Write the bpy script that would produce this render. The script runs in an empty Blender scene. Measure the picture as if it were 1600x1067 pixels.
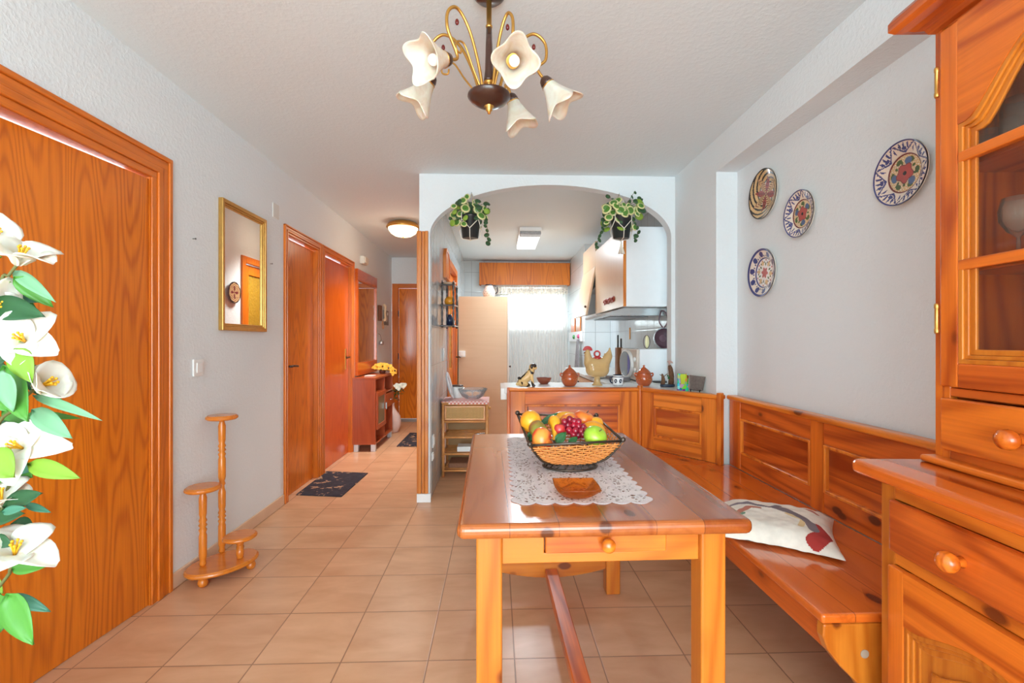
import bpy, bmesh, math, random
from mathutils import Vector, Matrix, noise
random.seed(7)
SC = bpy.context.scene
COL = SC.collection
PI = math.pi
R = math.radians
# ------------------------------------------------------------------ camera
F = 729.0; TH = math.atan(24/729); CH = 1.22
ct, st = math.cos(TH), math.sin(TH)
cam = bpy.data.objects.new('camera', bpy.data.cameras.new('camera'))
COL.objects.link(cam)
cam.location = (0, 0, CH); cam.rotation_euler = (PI/2, 0, -TH)
cam.data.sensor_width = 36; cam.data.lens = F/1600*36; cam.data.clip_start = .05
SC.camera = cam
def ray(px, py):
    u = (px-800)/F; v = -(py-533.5)/F
    return Vector((u*ct+st, ct-u*st, v))
def at(px, py, y):          # point on the plane Y = y
    r = ray(px, py); t = y/r.y
    return Vector((r.x*t, y, CH+r.z*t))
def atx(px, py, x):
    r = ray(px, py); t = x/r.x
    return Vector((x, r.y*t, CH+r.z*t))
def atz(px, py, z):
    r = ray(px, py); t = (z-CH)/r.z
    return Vector((r.x*t, r.y*t, z))
# ------------------------------------------------------------------ materials
def lin(c):
    return tuple(((v/255)/12.92 if v/255 <= .04045 else ((v/255+.055)/1.055)**2.4) for v in c)+(1,)
class NT:
    def __init__(s, name):
        s.m = bpy.data.materials.new(name); s.m.use_nodes = True
        s.t = s.m.node_tree; s.b = s.t.nodes['Principled BSDF']
        s.out = s.t.nodes['Material Output']
    def n(s, typ, **kw):
        nd = s.t.nodes.new(typ)
        for k, v in kw.items():
            if k.startswith('i_'):
                key = k[2:].replace('_', ' ')
                nd.inputs[int(key) if key.isdigit() else key].default_value = v
            else: setattr(nd, k, v)
        return nd
    def l(s, a, b): s.t.links.new(a, b)
    def math(s, op, a, b=None, c=None):
        nd = s.n('ShaderNodeMath', operation=op)
        for i, v in enumerate((a, b, c)):
            if v is None: continue
            if isinstance(v, (int, float)): nd.inputs[i].default_value = v
            else: s.l(v, nd.inputs[i])
        return nd.outputs[0]
    def mix(s, fac, a, b):
        nd = s.n('ShaderNodeMix', data_type='RGBA')
        for i, v in ((0, fac), (6, a), (7, b)):
            if isinstance(v, (int, float, tuple)): nd.inputs[i].default_value = v
            else: s.l(v, nd.inputs[i])
        return nd.outputs[2]
    def obj(s, scale=(1, 1, 1), rnd=False):
        tc = s.n('ShaderNodeTexCoord'); mp = s.n('ShaderNodeMapping')
        mp.inputs['Scale'].default_value = scale
        src = tc.outputs['Object']
        if rnd:
            oi = s.n('ShaderNodeObjectInfo')
            m = s.math('MULTIPLY', oi.outputs['Random'], 17.0)
            va = s.n('ShaderNodeVectorMath', operation='ADD'); s.l(src, va.inputs[0]); s.l(m, va.inputs[1]); src = va.outputs[0]
        s.l(src, mp.inputs['Vector'])
        return mp.outputs[0]
    def noise(s, vec, scale, detail=2, rough=.5, dist=0):
        nd = s.n('ShaderNodeTexNoise'); s.l(vec, nd.inputs['Vector'])
        nd.inputs['Scale'].default_value = scale; nd.inputs['Detail'].default_value = detail
        nd.inputs['Roughness'].default_value = rough; nd.inputs['Distortion'].default_value = dist
        return nd.outputs['Fac']
    def bump(s, h, strength=.3, dist=.01):
        nd = s.n('ShaderNodeBump'); nd.inputs['Strength'].default_value = strength; nd.inputs['Distance'].default_value = dist
        s.l(h, nd.inputs['Height']); s.l(nd.outputs[0], s.b.inputs['Normal'])
    def ramp(s, v, lo, hi):
        nd = s.n('ShaderNodeMapRange'); s.l(v, nd.inputs[0]); nd.inputs[1].default_value = lo; nd.inputs[2].default_value = hi
        return nd.outputs[0]
_mc = {}
def P(name, col, rough=.5, metal=0, coat=0, var=.06, vscale=20, bump=0, trans=0, emit=None, es=1, alpha=1, ior=1.45, sss=0):
    if name in _mc: return _mc[name]
    s = NT(name); b = s.b
    c = lin(col)
    if var:
        n = s.noise(s.obj(), vscale, 3)
        d = tuple(max(0, x*(1-var*2)) for x in c[:3])+(1,)
        s.l(s.mix(n, d, tuple(min(1, x*(1+var)) for x in c[:3])+(1,)), b.inputs['Base Color'])
        if bump: s.bump(n, bump, .004)
    else: b.inputs['Base Color'].default_value = c
    b.inputs['Roughness'].default_value = rough; b.inputs['Metallic'].default_value = metal
    b.inputs['Coat Weight'].default_value = coat; b.inputs['Coat Roughness'].default_value = .08
    b.inputs['Transmission Weight'].default_value = trans; b.inputs['IOR'].default_value = ior
    b.inputs['Alpha'].default_value = alpha
    if sss: b.inputs['Subsurface Weight'].default_value = sss; b.inputs['Subsurface Scale'].default_value = .02
    if emit: b.inputs['Emission Color'].default_value = lin(emit); b.inputs['Emission Strength'].default_value = es
    _mc[name] = s.m; return s.m
TONES = {  # light, dark, knot
 'honey': ((240, 168, 84), (206, 122, 44), (110, 48, 22)),
 'pine': ((228, 144, 66), (168, 80, 28), (92, 36, 18)),
 'amber': ((210, 120, 54), (150, 64, 22), (78, 30, 18)),
 'red': ((196, 104, 52), (132, 52, 22), (68, 26, 18)),
 'top': ((178, 104, 60), (144, 74, 38), (80, 40, 28)),
 'oak': ((216, 130, 46), (174, 88, 22), (110, 50, 14)),
 'oakred': ((198, 98, 40), (164, 70, 24), (110, 40, 14)),
 'trim': ((212, 122, 48), (156, 76, 22), (110, 44, 14)),
 'stand': ((214, 136, 60), (190, 108, 40), (140, 70, 20)),
 'cherry': ((176, 88, 52), (158, 72, 40), (120, 50, 30)),
 'beech': ((214, 180, 150), (208, 172, 140), (180, 140, 100)),
}
TFAC = {'honey': (.72, .50, .22), 'amber': (1.25, 1.02, .46), 'red': (1.3, 1.06, .48), 'pine': (1.1, .9, .45), 'top': (1.0, .85, .5), 'oak': (1.12, .92, .34), 'oakred': (1.1, .9, .4), 'trim': (1.08, .9, .38), 'beech': (1, .98, .92), 'stand': (1.05, .88, .5), 'cherry': (1, .9, .7)}
def wood(tone, axis='z', knots=True, plank=None, rough=.28, scale=1.0, coat=.25, contrast=.6):
    key = ('wood', tone, axis, knots, plank, rough, scale)
    if key in _mc: return _mc[key]
    s = NT('wood_%s_%s' % (tone, axis))
    tf = TFAC.get(tone, (1.05, .95, .6))
    L, D, K = [tuple(min(1, a*b) for a, b in zip(lin(c)[:3], tf))+(1,) for c in TONES[tone]]
    ai = 'xyz'.index(axis)
    sc = [1, 1, 1]; sc[ai] = .11
    v = s.obj(tuple(sc), rnd=True)
    n1 = s.noise(v, 3.6*scale, 1.5, .4)
    band = s.math('SINE', s.math('MULTIPLY', n1, (230 if not knots else 130)*contrast))
    band = s.math('MULTIPLY_ADD', band, .5, .5)
    band = s.math('POWER', band, 2.2)
    sc2 = [1, 1, 1]; sc2[ai] = .03
    fib = s.noise(s.obj(tuple(sc2), rnd=True), 95*scale, 3, .6)
    big = s.noise(v, 1.7, 1)
    f = s.math('ADD', s.math('MULTIPLY', band, {'trim': .28, 'oakred': .3, 'stand': .3, 'beech': .3}.get(tone, .55 if not knots else .62)), s.math('MULTIPLY', s.math('SUBTRACT', fib, .35), .9))
    f = s.math('ADD', f, s.math('MULTIPLY', s.math('SUBTRACT', big, .5), .9))
    if plank:
        pax, pw = plank
        sep = s.n('ShaderNodeSeparateXYZ'); tc = s.n('ShaderNodeTexCoord'); s.l(tc.outputs['Object'], sep.inputs[0])
        q = s.math('DIVIDE', sep.outputs['xyz'.index(pax)], pw)
        fl = s.math('FLOOR', q)
        wn = s.n('ShaderNodeTexWhiteNoise', noise_dimensions='1D'); s.l(fl, wn.inputs['W'])
        f = s.math('ADD', f, s.math('MULTIPLY', s.math('SUBTRACT', wn.outputs['Value'], .5), 1.25))
        fr = s.math('FRACT', q); line = s.math('LESS_THAN', fr, .018)
    f = s.n('ShaderNodeClamp').inputs[0].node and f
    cl = s.n('ShaderNodeClamp'); s.l(f, cl.inputs[0])
    col = s.mix(cl.outputs[0], L, D)
    if plank: col = s.mix(s.math('MULTIPLY', line, .6), col, K)
    if knots:
        sk = [1, 1, 1]; sk[ai] = .55
        vo = s.n('ShaderNodeTexVoronoi'); vo.inputs['Scale'].default_value = 8.5
        s.l(s.obj(tuple(sk), rnd=True), vo.inputs['Vector'])
        sepc = s.n('ShaderNodeSeparateColor'); s.l(vo.outputs['Color'], sepc.inputs[0])
        on = s.math('LESS_THAN', sepc.outputs[0], .55)
        wob = s.math('ADD', vo.outputs['Distance'], s.math('MULTIPLY', s.math('SUBTRACT', fib, .5), .03))
        core = s.ramp(wob, .17, .12)
        halo = s.ramp(wob, .34, .15)
        col = s.mix(s.math('MULTIPLY', s.math('MULTIPLY', halo, on), .5), col, D)
        col = s.mix(s.math('MULTIPLY', s.math('MULTIPLY', core, on), .85), col, K)
    s.l(col, s.b.inputs['Base Color'])
    s.b.inputs['Roughness'].default_value = rough
    s.b.inputs['Coat Weight'].default_value = coat; s.b.inputs['Coat Roughness'].default_value = .14
    s.bump(fib, .05, .002)
    _mc[key] = s.m; return s.m
def plaster(name, col, strength=.35):
    s = NT(name)
    v = s.obj()
    n1 = s.noise(v, 55, 3, .6); n2 = s.noise(v, 1.2, 2)
    c = lin(col)
    s.l(s.mix(n2, tuple(x*.95 for x in c[:3])+(1,), c), s.b.inputs['Base Color'])
    s.b.inputs['Roughness'].default_value = .85
    s.bump(s.ramp(n1, .42, .72), strength, .004)
    return s.m
def floor_mat():
    s = NT('terracotta_floor_tiles')
    T = .3306
    mp = s.n('ShaderNodeMapping'); tc = s.n('ShaderNodeTexCoord')
    s.l(tc.outputs['Object'], mp.inputs['Vector'])
    mp.inputs['Location'].default_value = (.262+T*20, -2.124+T*40, 0)
    sep = s.n('ShaderNodeSeparateXYZ'); s.l(mp.outputs[0], sep.inputs[0])
    fx = s.math('DIVIDE', sep.outputs[0], T); fy = s.math('DIVIDE', sep.outputs[1], T)
    ux = s.math('FRACT', fx); uy = s.math('FRACT', fy)
    ex = s.math('MINIMUM', ux, s.math('SUBTRACT', 1.0, ux)); ey = s.math('MINIMUM', uy, s.math('SUBTRACT', 1.0, uy))
    e = s.math('MINIMUM', ex, ey)
    grout = s.ramp(e, .0095, .0055)
    cmb = s.n('ShaderNodeCombineXYZ'); s.l(s.math('FLOOR', fx), cmb.inputs[0]); s.l(s.math('FLOOR', fy), cmb.inputs[1])
    wn = s.n('ShaderNodeTexWhiteNoise', noise_dimensions='3D'); s.l(cmb.outputs[0], wn.inputs['Vector'])
    va = s.n('ShaderNodeVectorMath', operation='MULTIPLY_ADD'); s.l(wn.outputs['Color'], va.inputs[0]); va.inputs[1].default_value = (9, 9, 9)
    m2 = s.n('ShaderNodeMapping'); m2.inputs['Rotation'].default_value = (0, 0, .5); m2.inputs['Scale'].default_value = (1, 2.6, 1)
    s.l(tc.outputs['Object'], m2.inputs['Vector']); s.l(m2.outputs[0], va.inputs[2])
    n = s.noise(va.outputs[0], 3.2, 4, .55, .4)
    col = s.mix(s.ramp(n, .25, .75), lin((200, 150, 112)), lin((228, 184, 146)))
    col = s.mix(s.math('MULTIPLY', wn.outputs['Value'], .22), col, lin((196, 138, 96)))
    n3 = s.noise(tc.outputs['Object'], 1.3, 2)
    col = s.mix(s.math('MULTIPLY', n3, .2), col, lin((198, 144, 112)))
    col = s.mix(s.math('MULTIPLY', grout, .75), col, lin((132, 92, 66)))
    s.l(col, s.b.inputs['Base Color'])
    s.b.inputs['Roughness'].default_value = .3
    s.b.inputs['Specular IOR Level'].default_value = .45
    h = s.math('SUBTRACT', s.math('MULTIPLY', n, .15), grout)
    s.bump(h, .25, .002)
    return s.m
def tiles(name, col, w, h, axes='yz', rough=.12, off=(0, 0)):
    s = NT(name)
    tc = s.n('ShaderNodeTexCoord'); sep = s.n('ShaderNodeSeparateXYZ'); s.l(tc.outputs['Object'], sep.inputs[0])
    fx = s.math('DIVIDE', s.math('ADD', sep.outputs['xyz'.index(axes[0])], 20+off[0]), w); fy = s.math('DIVIDE', s.math('ADD', sep.outputs[2], 20+off[1]), h)
    ux = s.math('FRACT', fx); uy = s.math('FRACT', fy)
    ex = s.math('MULTIPLY', s.math('MINIMUM', ux, s.math('SUBTRACT', 1.0, ux)), w)
    ey = s.math('MULTIPLY', s.math('MINIMUM', uy, s.math('SUBTRACT', 1.0, uy)), h)
    e = s.math('MINIMUM', ex, ey)
    g = s.ramp(e, .003, .0015)
    n = s.noise(s.obj(), 5, 4)
    c = lin(col)
    cc = s.mix(n, tuple(x*.86 for x in c[:3])+(1,), c)
    cc = s.mix(s.math('MULTIPLY', g, .8), cc, lin((150, 150, 148)))
    s.l(cc, s.b.inputs['Base Color']); s.b.inputs['Roughness'].default_value = rough
    h2 = s.math('ADD', s.math('MULTIPLY', s.ramp(e, 0, .012), 1.0), s.math('MULTIPLY', n, .3))
    s.bump(h2, .3, .003)
    return s.m
WALL = plaster('wall_plaster', (231, 236, 238), .3)
CEIL = plaster('ceiling_plaster', (228, 237, 240), .18)
# ------------------------------------------------------------------ mesh builder
class B:
    def __init__(s): s.v = []; s.f = []; s.m = []; s.sm = []
    def add(s, vs, fs, mi=0, smooth=False):
        o = len(s.v); s.v += [tuple(v) for v in vs]
        for k, f in enumerate(fs):
            s.f.append(tuple(i+o for i in f)); s.m.append(mi[k] if isinstance(mi, list) else mi); s.sm.append(smooth)
        return s
    def box(s, x0, x1, y0, y1, z0, z1, mi=0, M=None):
        x0, x1 = min(x0, x1), max(x0, x1); y0, y1 = min(y0, y1), max(y0, y1); z0, z1 = min(z0, z1), max(z0, z1)
        vs = [Vector((x, y, z)) for z in (z0, z1) for y in (y0, y1) for x in (x0, x1)]
        if M is not None: vs = [M @ v for v in vs]
        return s.add(vs, [(0, 2, 3, 1), (4, 5, 7, 6), (0, 1, 5, 4), (2, 6, 7, 3), (0, 4, 6, 2), (1, 3, 7, 5)], mi)
    def cbox(s, c, size, rot=(0, 0, 0), mi=0):
        from mathutils import Euler
        M = Matrix.Translation(Vector(c)) @ Euler(rot).to_matrix().to_4x4()
        a, b, d = [q/2 for q in size]
        return s.box(-a, a, -b, b, -d, d, mi, M)
    def lathe(s, prof, o=(0, 0, 0), ax=(0, 0, 1), seg=24, mi=0, caps=True, rfn=None):
        q = Vector((0, 0, 1)).rotation_difference(Vector(ax).normalized()).to_matrix()
        vs = []; fs = []; mis = []
        for r, z in prof:
            for k in range(seg):
                a = 2*PI*k/seg; rr = r*(rfn(a, z) if rfn else 1)
                vs.append(Vector(o)+q @ Vector((rr*math.cos(a), rr*math.sin(a), z)))
        for i in range(len(prof)-1):
            for k in range(seg):
                k2 = (k+1) % seg
                fs.append((i*seg+k, i*seg+k2, (i+1)*seg+k2, (i+1)*seg+k)); mis.append(mi[i] if isinstance(mi, list) else mi)
        s.add(vs, fs, mis, True)
        if caps:
            n = len(vs); m0 = mi[0] if isinstance(mi, list) else mi; m1 = mi[-1] if isinstance(mi, list) else mi
            o2 = len(s.v)-n
            if prof[0][0] > 1e-4: s.f.append(tuple(o2+k for k in reversed(range(seg)))); s.m.append(m0); s.sm.append(False)
            if prof[-1][0] > 1e-4: s.f.append(tuple(o2+(len(prof)-1)*seg+k for k in range(seg))); s.m.append(m1); s.sm.append(False)
        return s
    def tube(s, pts, r, seg=8, mi=0, caps=True, closed=False, flat=None):
        pts = [Vector(p) for p in pts]; n = len(pts)
        rs = r if isinstance(r, (list, tuple)) else [r]*n
        tg = []
        for i in range(n):
            a = pts[(i-1) % n] if closed else pts[max(0, i-1)]; b = pts[(i+1) % n] if closed else pts[min(n-1, i+1)]
            t = (b-a); tg.append(t.normalized() if t.length > 1e-9 else Vector((0, 0, 1)))
        nrm = tg[0].orthogonal().normalized()
        if flat is not None:
            fl = Vector(flat); nrm = (fl-fl.dot(tg[0])*tg[0]).normalized()
        vs = []; fs = []
        for i in range(n):
            if i: nrm = (nrm-nrm.dot(tg[i])*tg[i]).normalized()
            bn = tg[i].cross(nrm)
            for k in range(seg):
                a = 2*PI*k/seg
                vs.append(pts[i]+(nrm*math.cos(a)+bn*math.sin(a))*rs[i])
        for i in range(n if closed else n-1):
            j = (i+1) % n
            for k in range(seg):
                k2 = (k+1) % seg
                fs.append((i*seg+k, i*seg+k2, j*seg+k2, j*seg+k))
        if caps and not closed:
            fs.append(tuple(reversed(range(seg)))); fs.append(tuple((n-1)*seg+k for k in range(seg)))
        return s.add(vs, fs, mi, seg > 4)
    def sph(s, c, r, seg=16, mi=0, M=None, fn=None):
        if isinstance(r, (int, float)): r = (r, r, r)
        rings = max(6, seg//2+2); vs = []; fs = []
        for i in range(rings+1):
            p = PI*i/rings
            for k in range(seg):
                a = 2*PI*k/seg
                d = Vector((math.sin(p)*math.cos(a), math.sin(p)*math.sin(a), math.cos(p)))
                q = fn(d) if fn else 1
                w = Vector((d.x*r[0]*q, d.y*r[1]*q, d.z*r[2]*q))
                if M is not None: w = M @ w
                vs.append(Vector(c)+w)
        for i in range(rings):
            for k in range(seg):
                k2 = (k+1) % seg
                fs.append((i*seg+k, (i+1)*seg+k, (i+1)*seg+k2, i*seg+k2))
        return s.add(vs, fs, mi, True)
    def prism(s, poly, plane, a0, a1, mi=0, smooth=False):
        def mk(p, a):
            if plane == 'xz': return (p[0], a, p[1])
            if plane == 'yz': return (a, p[0], p[1])
            return (p[0], p[1], a)
        n = len(poly)
        vs = [mk(p, a0) for p in poly]+[mk(p, a1) for p in poly]
        fs = [tuple(range(n)), tuple(reversed(range(n, 2*n)))]+[(i, i+n, (i+1) % n+n, (i+1) % n) for i in range(n)]
        return s.add(vs, fs, mi, smooth)
    def ring(s, outer, inner, plane, a0, a1, mi=0):   # frame between two loops of equal length
        def mk(p, a):
            if plane == 'xz': return (p[0], a, p[1])
            if plane == 'yz': return (a, p[0], p[1])
            return (p[0], p[1], a)
        n = len(outer); vs = []
        for a in (a0, a1):
            vs += [mk(p, a) for p in outer]+[mk(p, a) for p in inner]
        fs = []
        for i in range(n):
            j = (i+1) % n
            fs += [(i, j, n+j, n+i), (2*n+i, 3*n+i, 3*n+j, 2*n+j), (i, 2*n+i, 2*n+j, j), (n+i, n+j, 3*n+j, 3*n+i)]
        return s.add(vs, fs, mi)
    def grid(s, fn, nu, nv, mfn=None, cu=False, smooth=True, mi=0):
        vs = [fn(i/nu, j/nv) for j in range(nv+1) for i in range(nu+(0 if cu else 1))]
        w = nu if cu else nu+1; fs = []; ms = []
        for j in range(nv):
            for i in range(nu):
                i2 = (i+1) % w if cu else i+1
                fs.append((j*w+i, j*w+i2, (j+1)*w+i2, (j+1)*w+i)); ms.append(mfn((i+.5)/nu, (j+.5)/nv) if mfn else mi)
        return s.add(vs, fs, ms, smooth)
def root_shift(o):
    M = Vector((0, 0, 0)); p = o
    return p
def obj(name, b, mats, parent=None, bev=0, sub=0, solid=0, kind=None, label=None, seg=2, auto=True):
    me = bpy.data.meshes.new(name)
    me.from_pydata(b.v, [], b.f); me.update()
    if not isinstance(mats, (list, tuple)): mats = [mats]
    for m in mats: me.materials.append(m)
    me.polygons.foreach_set('material_index', b.m); me.polygons.foreach_set('use_smooth', b.sm)
    bm = bmesh.new(); bm.from_mesh(me); bmesh.ops.recalc_face_normals(bm, faces=bm.faces); bm.to_mesh(me); bm.free()
    o = bpy.data.objects.new(name, me); COL.objects.link(o)
    if parent is not None: o.parent = parent
    if bev:
        md = o.modifiers.new('bevel', 'BEVEL'); md.width = bev; md.segments = seg; md.limit_method = 'ANGLE'; md.angle_limit = R(40)
        md.harden_normals = False
    if solid:
        md = o.modifiers.new('solid', 'SOLIDIFY'); md.thickness = solid; md.offset = 0
    if sub:
        md = o.modifiers.new('sub', 'SUBSURF'); md.levels = sub; md.render_levels = sub
    if kind: o['kind'] = kind
    if label: o['label'] = label
    return o
def thing(name, label, cat, group=None):
    o = bpy.data.objects.new(name, None); COL.objects.link(o)
    o.empty_display_size = .05
    if label: o['label'] = label; o['category'] = cat
    if group: o['group'] = group
    return o
def kids(o): return [c for c in bpy.data.objects if c.parent == o]
def desc(o):
    r = []
    for c in kids(o): r.append(c); r += desc(c)
    return r
def rebase(o):
    ms = [c for c in ([o]+desc(o)) if c.type == 'MESH']
    pts = [v.co for c in ms for v in c.data.vertices]
    lo = Vector([min(p[i] for p in pts) for i in range(3)]); hi = Vector([max(p[i] for p in pts) for i in range(3)])
    b = Vector(((lo.x+hi.x)/2, (lo.y+hi.y)/2, lo.z))
    for me in {c.data for c in ms}: me.transform(Matrix.Translation(-b))
    o.location = b
    return o
def one(name, b, mats, label, cat, group=None, **kw):
    o = obj(name, b, mats, **kw); o['label'] = label; o['category'] = cat
    if group: o['group'] = group
    return rebase(o)
def struct(name, b, mats, **kw):
    return obj(name, b, mats, kind='structure', **kw)
def dup(o, parent=None):
    c = o.copy(); COL.objects.link(c)
    if parent is not None: c.parent = parent
    for k in kids(o): dup(k, c)
    return c
def arcpts(c, r, a0, a1, n, plane='xz', k=0):
    out = []
    for i in range(n+1):
        a = a0+(a1-a0)*i/n
        p = (c[0]+r*math.cos(a), c[1]+r*math.sin(a))
        out.append({'xz': (p[0], k, p[1]), 'yz': (k, p[0], p[1]), 'xy': (p[0], p[1], k)}[plane])
    return out
def bez(p0, p1, p2, p3, n=10):
    p0, p1, p2, p3 = map(Vector, (p0, p1, p2, p3))
    return [((1-t)**3)*p0+3*((1-t)**2)*t*p1+3*(1-t)*t*t*p2+t**3*p3 for t in [i/n for i in range(n+1)]]
def smoothpath(ctrl, n=6):
    c = [Vector(p) for p in ctrl]; out = []
    for i in range(len(c)-1):
        a = c[max(0, i-1)]; b = c[i]; d = c[i+1]; e = c[min(len(c)-1, i+2)]
        for k in range(n):
            t = k/n
            out.append(.5*((2*b)+(d-a)*t+(2*a-5*b+4*d-e)*t*t+(3*b-a-3*d+e)*t**3))
    out.append(c[-1]); return out
# common materials
M_white = P('white_plastic', (238, 238, 236), .35, var=.02)
M_black = P('black_metal', (38, 36, 36), .35, metal=.4)
M_brass = P('antique_brass', (214, 162, 84), .34, metal=.9, var=.1)
M_gold = P('gold_frame', (206, 160, 88), .32, metal=.7, var=.12, vscale=40)
M_chrome = P('brushed_steel', (205, 208, 210), .25, metal=.9)
M_mirror = P('mirror_glass', (235, 238, 238), .015, metal=1, var=0)
def thin_glass(name, tint, refl=1.0, dens=0.0, body=(240, 240, 240)):
    s = NT(name); tr = s.n('ShaderNodeBsdfTransparent'); tr.inputs[0].default_value = lin(tint)
    gl = s.n('ShaderNodeBsdfGlossy'); gl.inputs['Roughness'].default_value = .03
    fr = s.n('ShaderNodeLayerWeight'); fr.inputs['Blend'].default_value = .2
    m1 = s.n('ShaderNodeMixShader'); s.l(s.math('MULTIPLY', fr.outputs['Fresnel'], refl), m1.inputs[0]); s.l(tr.outputs[0], m1.inputs[1]); s.l(gl.outputs[0], m1.inputs[2])
    s.b.inputs['Base Color'].default_value = lin(body); s.b.inputs['Roughness'].default_value = .1
    m2 = s.n('ShaderNodeMixShader'); m2.inputs[0].default_value = dens; s.l(m1.outputs[0], m2.inputs[1]); s.l(s.b.outputs[0], m2.inputs[2])
    s.l(m2.outputs[0], s.out.inputs['Surface']); return s.m
M_glass = thin_glass('clear_glass', (246, 248, 248), 1.0, .13)
M_dark = P('dark_brown', (70, 42, 32), .3, coat=.4, var=.1)
M_leaf = P('leaf_green', (70, 130, 40), .45, var=.25, vscale=14)
# ------------------------------------------------------------------ room
WL, WR, CE, YA, YE, YK = -1.6, 1.52, 2.5, 3.58, 7.17, 7.45
YR = -2.7
struct('floor', B().box(-2.6, 2.2, YR-.3, 7.9, -.06, 0), floor_mat())
struct('ceiling', B().box(-1.75, 1.75, YR-.15, 7.7, CE, CE+.1), CEIL)
wl = B()
ops = [(1.29, 2.29, 2.06), (3.60, 4.25, 2.06), (4.34, 5.21, 2.06)]
y = YR-.1
for a, b_, h in ops:
    wl.box(WL-.12, WL, y, a, 0, CE); wl.box(WL-.12, WL, a, b_, h, CE); y = b_
wl.box(WL-.12, WL, y, 7.6, 0, CE)
struct('wall_left', wl, WALL)
struct('wall_right', B().box(WR, WR+.12, YR-.1, YA, 0, CE), WALL)
# rear wall with the wide balcony opening that lights the room
wr = B(); wr.box(-1.72, -1.45, YR-.12, YR, 0, CE).box(1.4, 1.64, YR-.12, YR, 0, CE).box(-1.45, 1.4, YR-.12, YR, 2.32, CE)
struct('wall_rear', wr, WALL)
struct('wall_hall_end', B().box(-1.6, -.9+.0, YE, YE+.1, 2.1, CE).box(-.62, -.51, YE, YE+.1, 0, CE).box(-.9, -.62, YE, YE+.1, 2.1, CE), WALL)
# beam and column on the right
struct('trim_beam', B().box(1.385, WR+.05, YR, 2.9, 2.29, CE), WALL)
struct('wall_column', B().box(1.385, WR+.12, 2.9, YA, 0, CE), WALL)
# arch wall
XA0, XA1 = -.51, 1.355
cx, rx, rz, zs = (XA0+XA1)/2, (XA1-XA0)/2, .395, 2.03
arc = [(cx+rx*math.cos(a), zs+rz*math.sin(a)) for a in [PI*i/48 for i in range(49)]]   # right to left
poly_t = [(XA1, CE), (1.385, CE)]
aw = B()
def archslab(b, y0, y1):
    n = len(arc)
    for i in range(n-1):
        (x0, z0), (x1, z1) = arc[i], arc[i+1]
        b.add([(x0, y0, z0), (x1, y0, z1), (x1, y0, CE), (x0, y0, CE), (x0, y1, z0), (x1, y1, z1), (x1, y1, CE), (x0, y1, CE)],
              [(0, 1, 2, 3), (4, 7, 6, 5), (0, 4, 5, 1), (3, 2, 6, 7)])
    b.box(XA1, 1.385, y0, y1, 0, CE)
    b.box(-.59, XA0, y0, y1, 0, CE)
archslab(aw, YA, YA+.09)
struct('wall_arch', aw, WALL)
# half wall under the breakfast counter
struct('wall_counter', B().box(.09, XA1, YA+.0, YA+.1, 0, .835), WALL)
# partition hall/kitchen, with the glazed door opening
TK = tiles('grey_glazed_wall_tiles', (196, 204, 208), .2, .31, 'yz', .1, (0, .05))
TB = tiles('white_glazed_wall_tiles', (226, 230, 230), .2, .31, 'xz', .14)
pw = B()
y0p = YA+.09
pw.box(-.59, -.52, y0p, 4.86, 0, CE).box(-.59, -.52, 4.86, 5.86, 2.06, CE).box(-.59, -.52, 5.86, YK, 0, CE)
struct('wall_partition', pw, WALL)
pt = B(); pt.box(-.52, -.509, y0p+.002, 4.86, 0, CE).box(-.52, -.509, 4.86, 5.86, 2.06, CE).box(-.52, -.509, 5.86, YK, 0, CE)
struct('wall_kitchen_left', pt, TK)
kb = B(); wx0, wx1, wz0, wz1 = .02, 1.10, 1.43, 2.13
kb.box(-.6, wx0, YK, YK+.12, 0, CE).box(wx1, 1.62, YK, YK+.12, 0, CE).box(wx0, wx1, YK, YK+.12, 0, wz0).box(wx0, wx1, YK, YK+.12, wz1, CE)
struct('wall_kitchen_back', kb, TB)
struct('wall_kitchen_right', B().box(1.5, 1.62, YA+.09, 6.1, 0, CE), TK)
struct('wall_kitchen_pier', B().box(1.16, 1.62, 6.1, YK, 0, CE), tiles('white_pier_tiles', (226, 230, 230), .2, .31, 'xz', .14, (.1, .05)))
# wood post on the partition end, with white plinth
pb = B()
pb.box(-.598, -.572, YA-.022, YA-.001, .065, 2.06).box(-.570, -.548, YA-.016, YA-.001, .065, 2.06).box(-.546, -.52, YA-.022, YA-.001, .065, 2.06)
pb.box(-.606, -.591, YA-.02, YA+.06, .065, 2.06)
struct('trim_post', pb, wood('honey', 'z', False), bev=.004)
struct('baseboard_post', B().box(-.605, -.5, YA-.026, YA-.001, 0, .064), P('plinth_white', (240, 240, 238), .4, var=.02), bev=.002)
TB2 = P('skirting_tile', (226, 192, 162), .35, var=.08, vscale=6)
bl = B()
for a, b_ in ((2.335, 3.55), (5.27, YE), (YR, 1.23)): bl.box(WL, WL+.012, a, b_, 0, .075)
struct('baseboard_left', bl, TB2, bev=.003)
struct('baseboard_hall_right', B().box(-.602, -.591, 3.67, 4.84, 0, .075), TB2, bev=.003)
struct('baseboard_right', B().box(WR-.012, WR, YR, 2.88, 0, .075), TB2, bev=.003)
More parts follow.
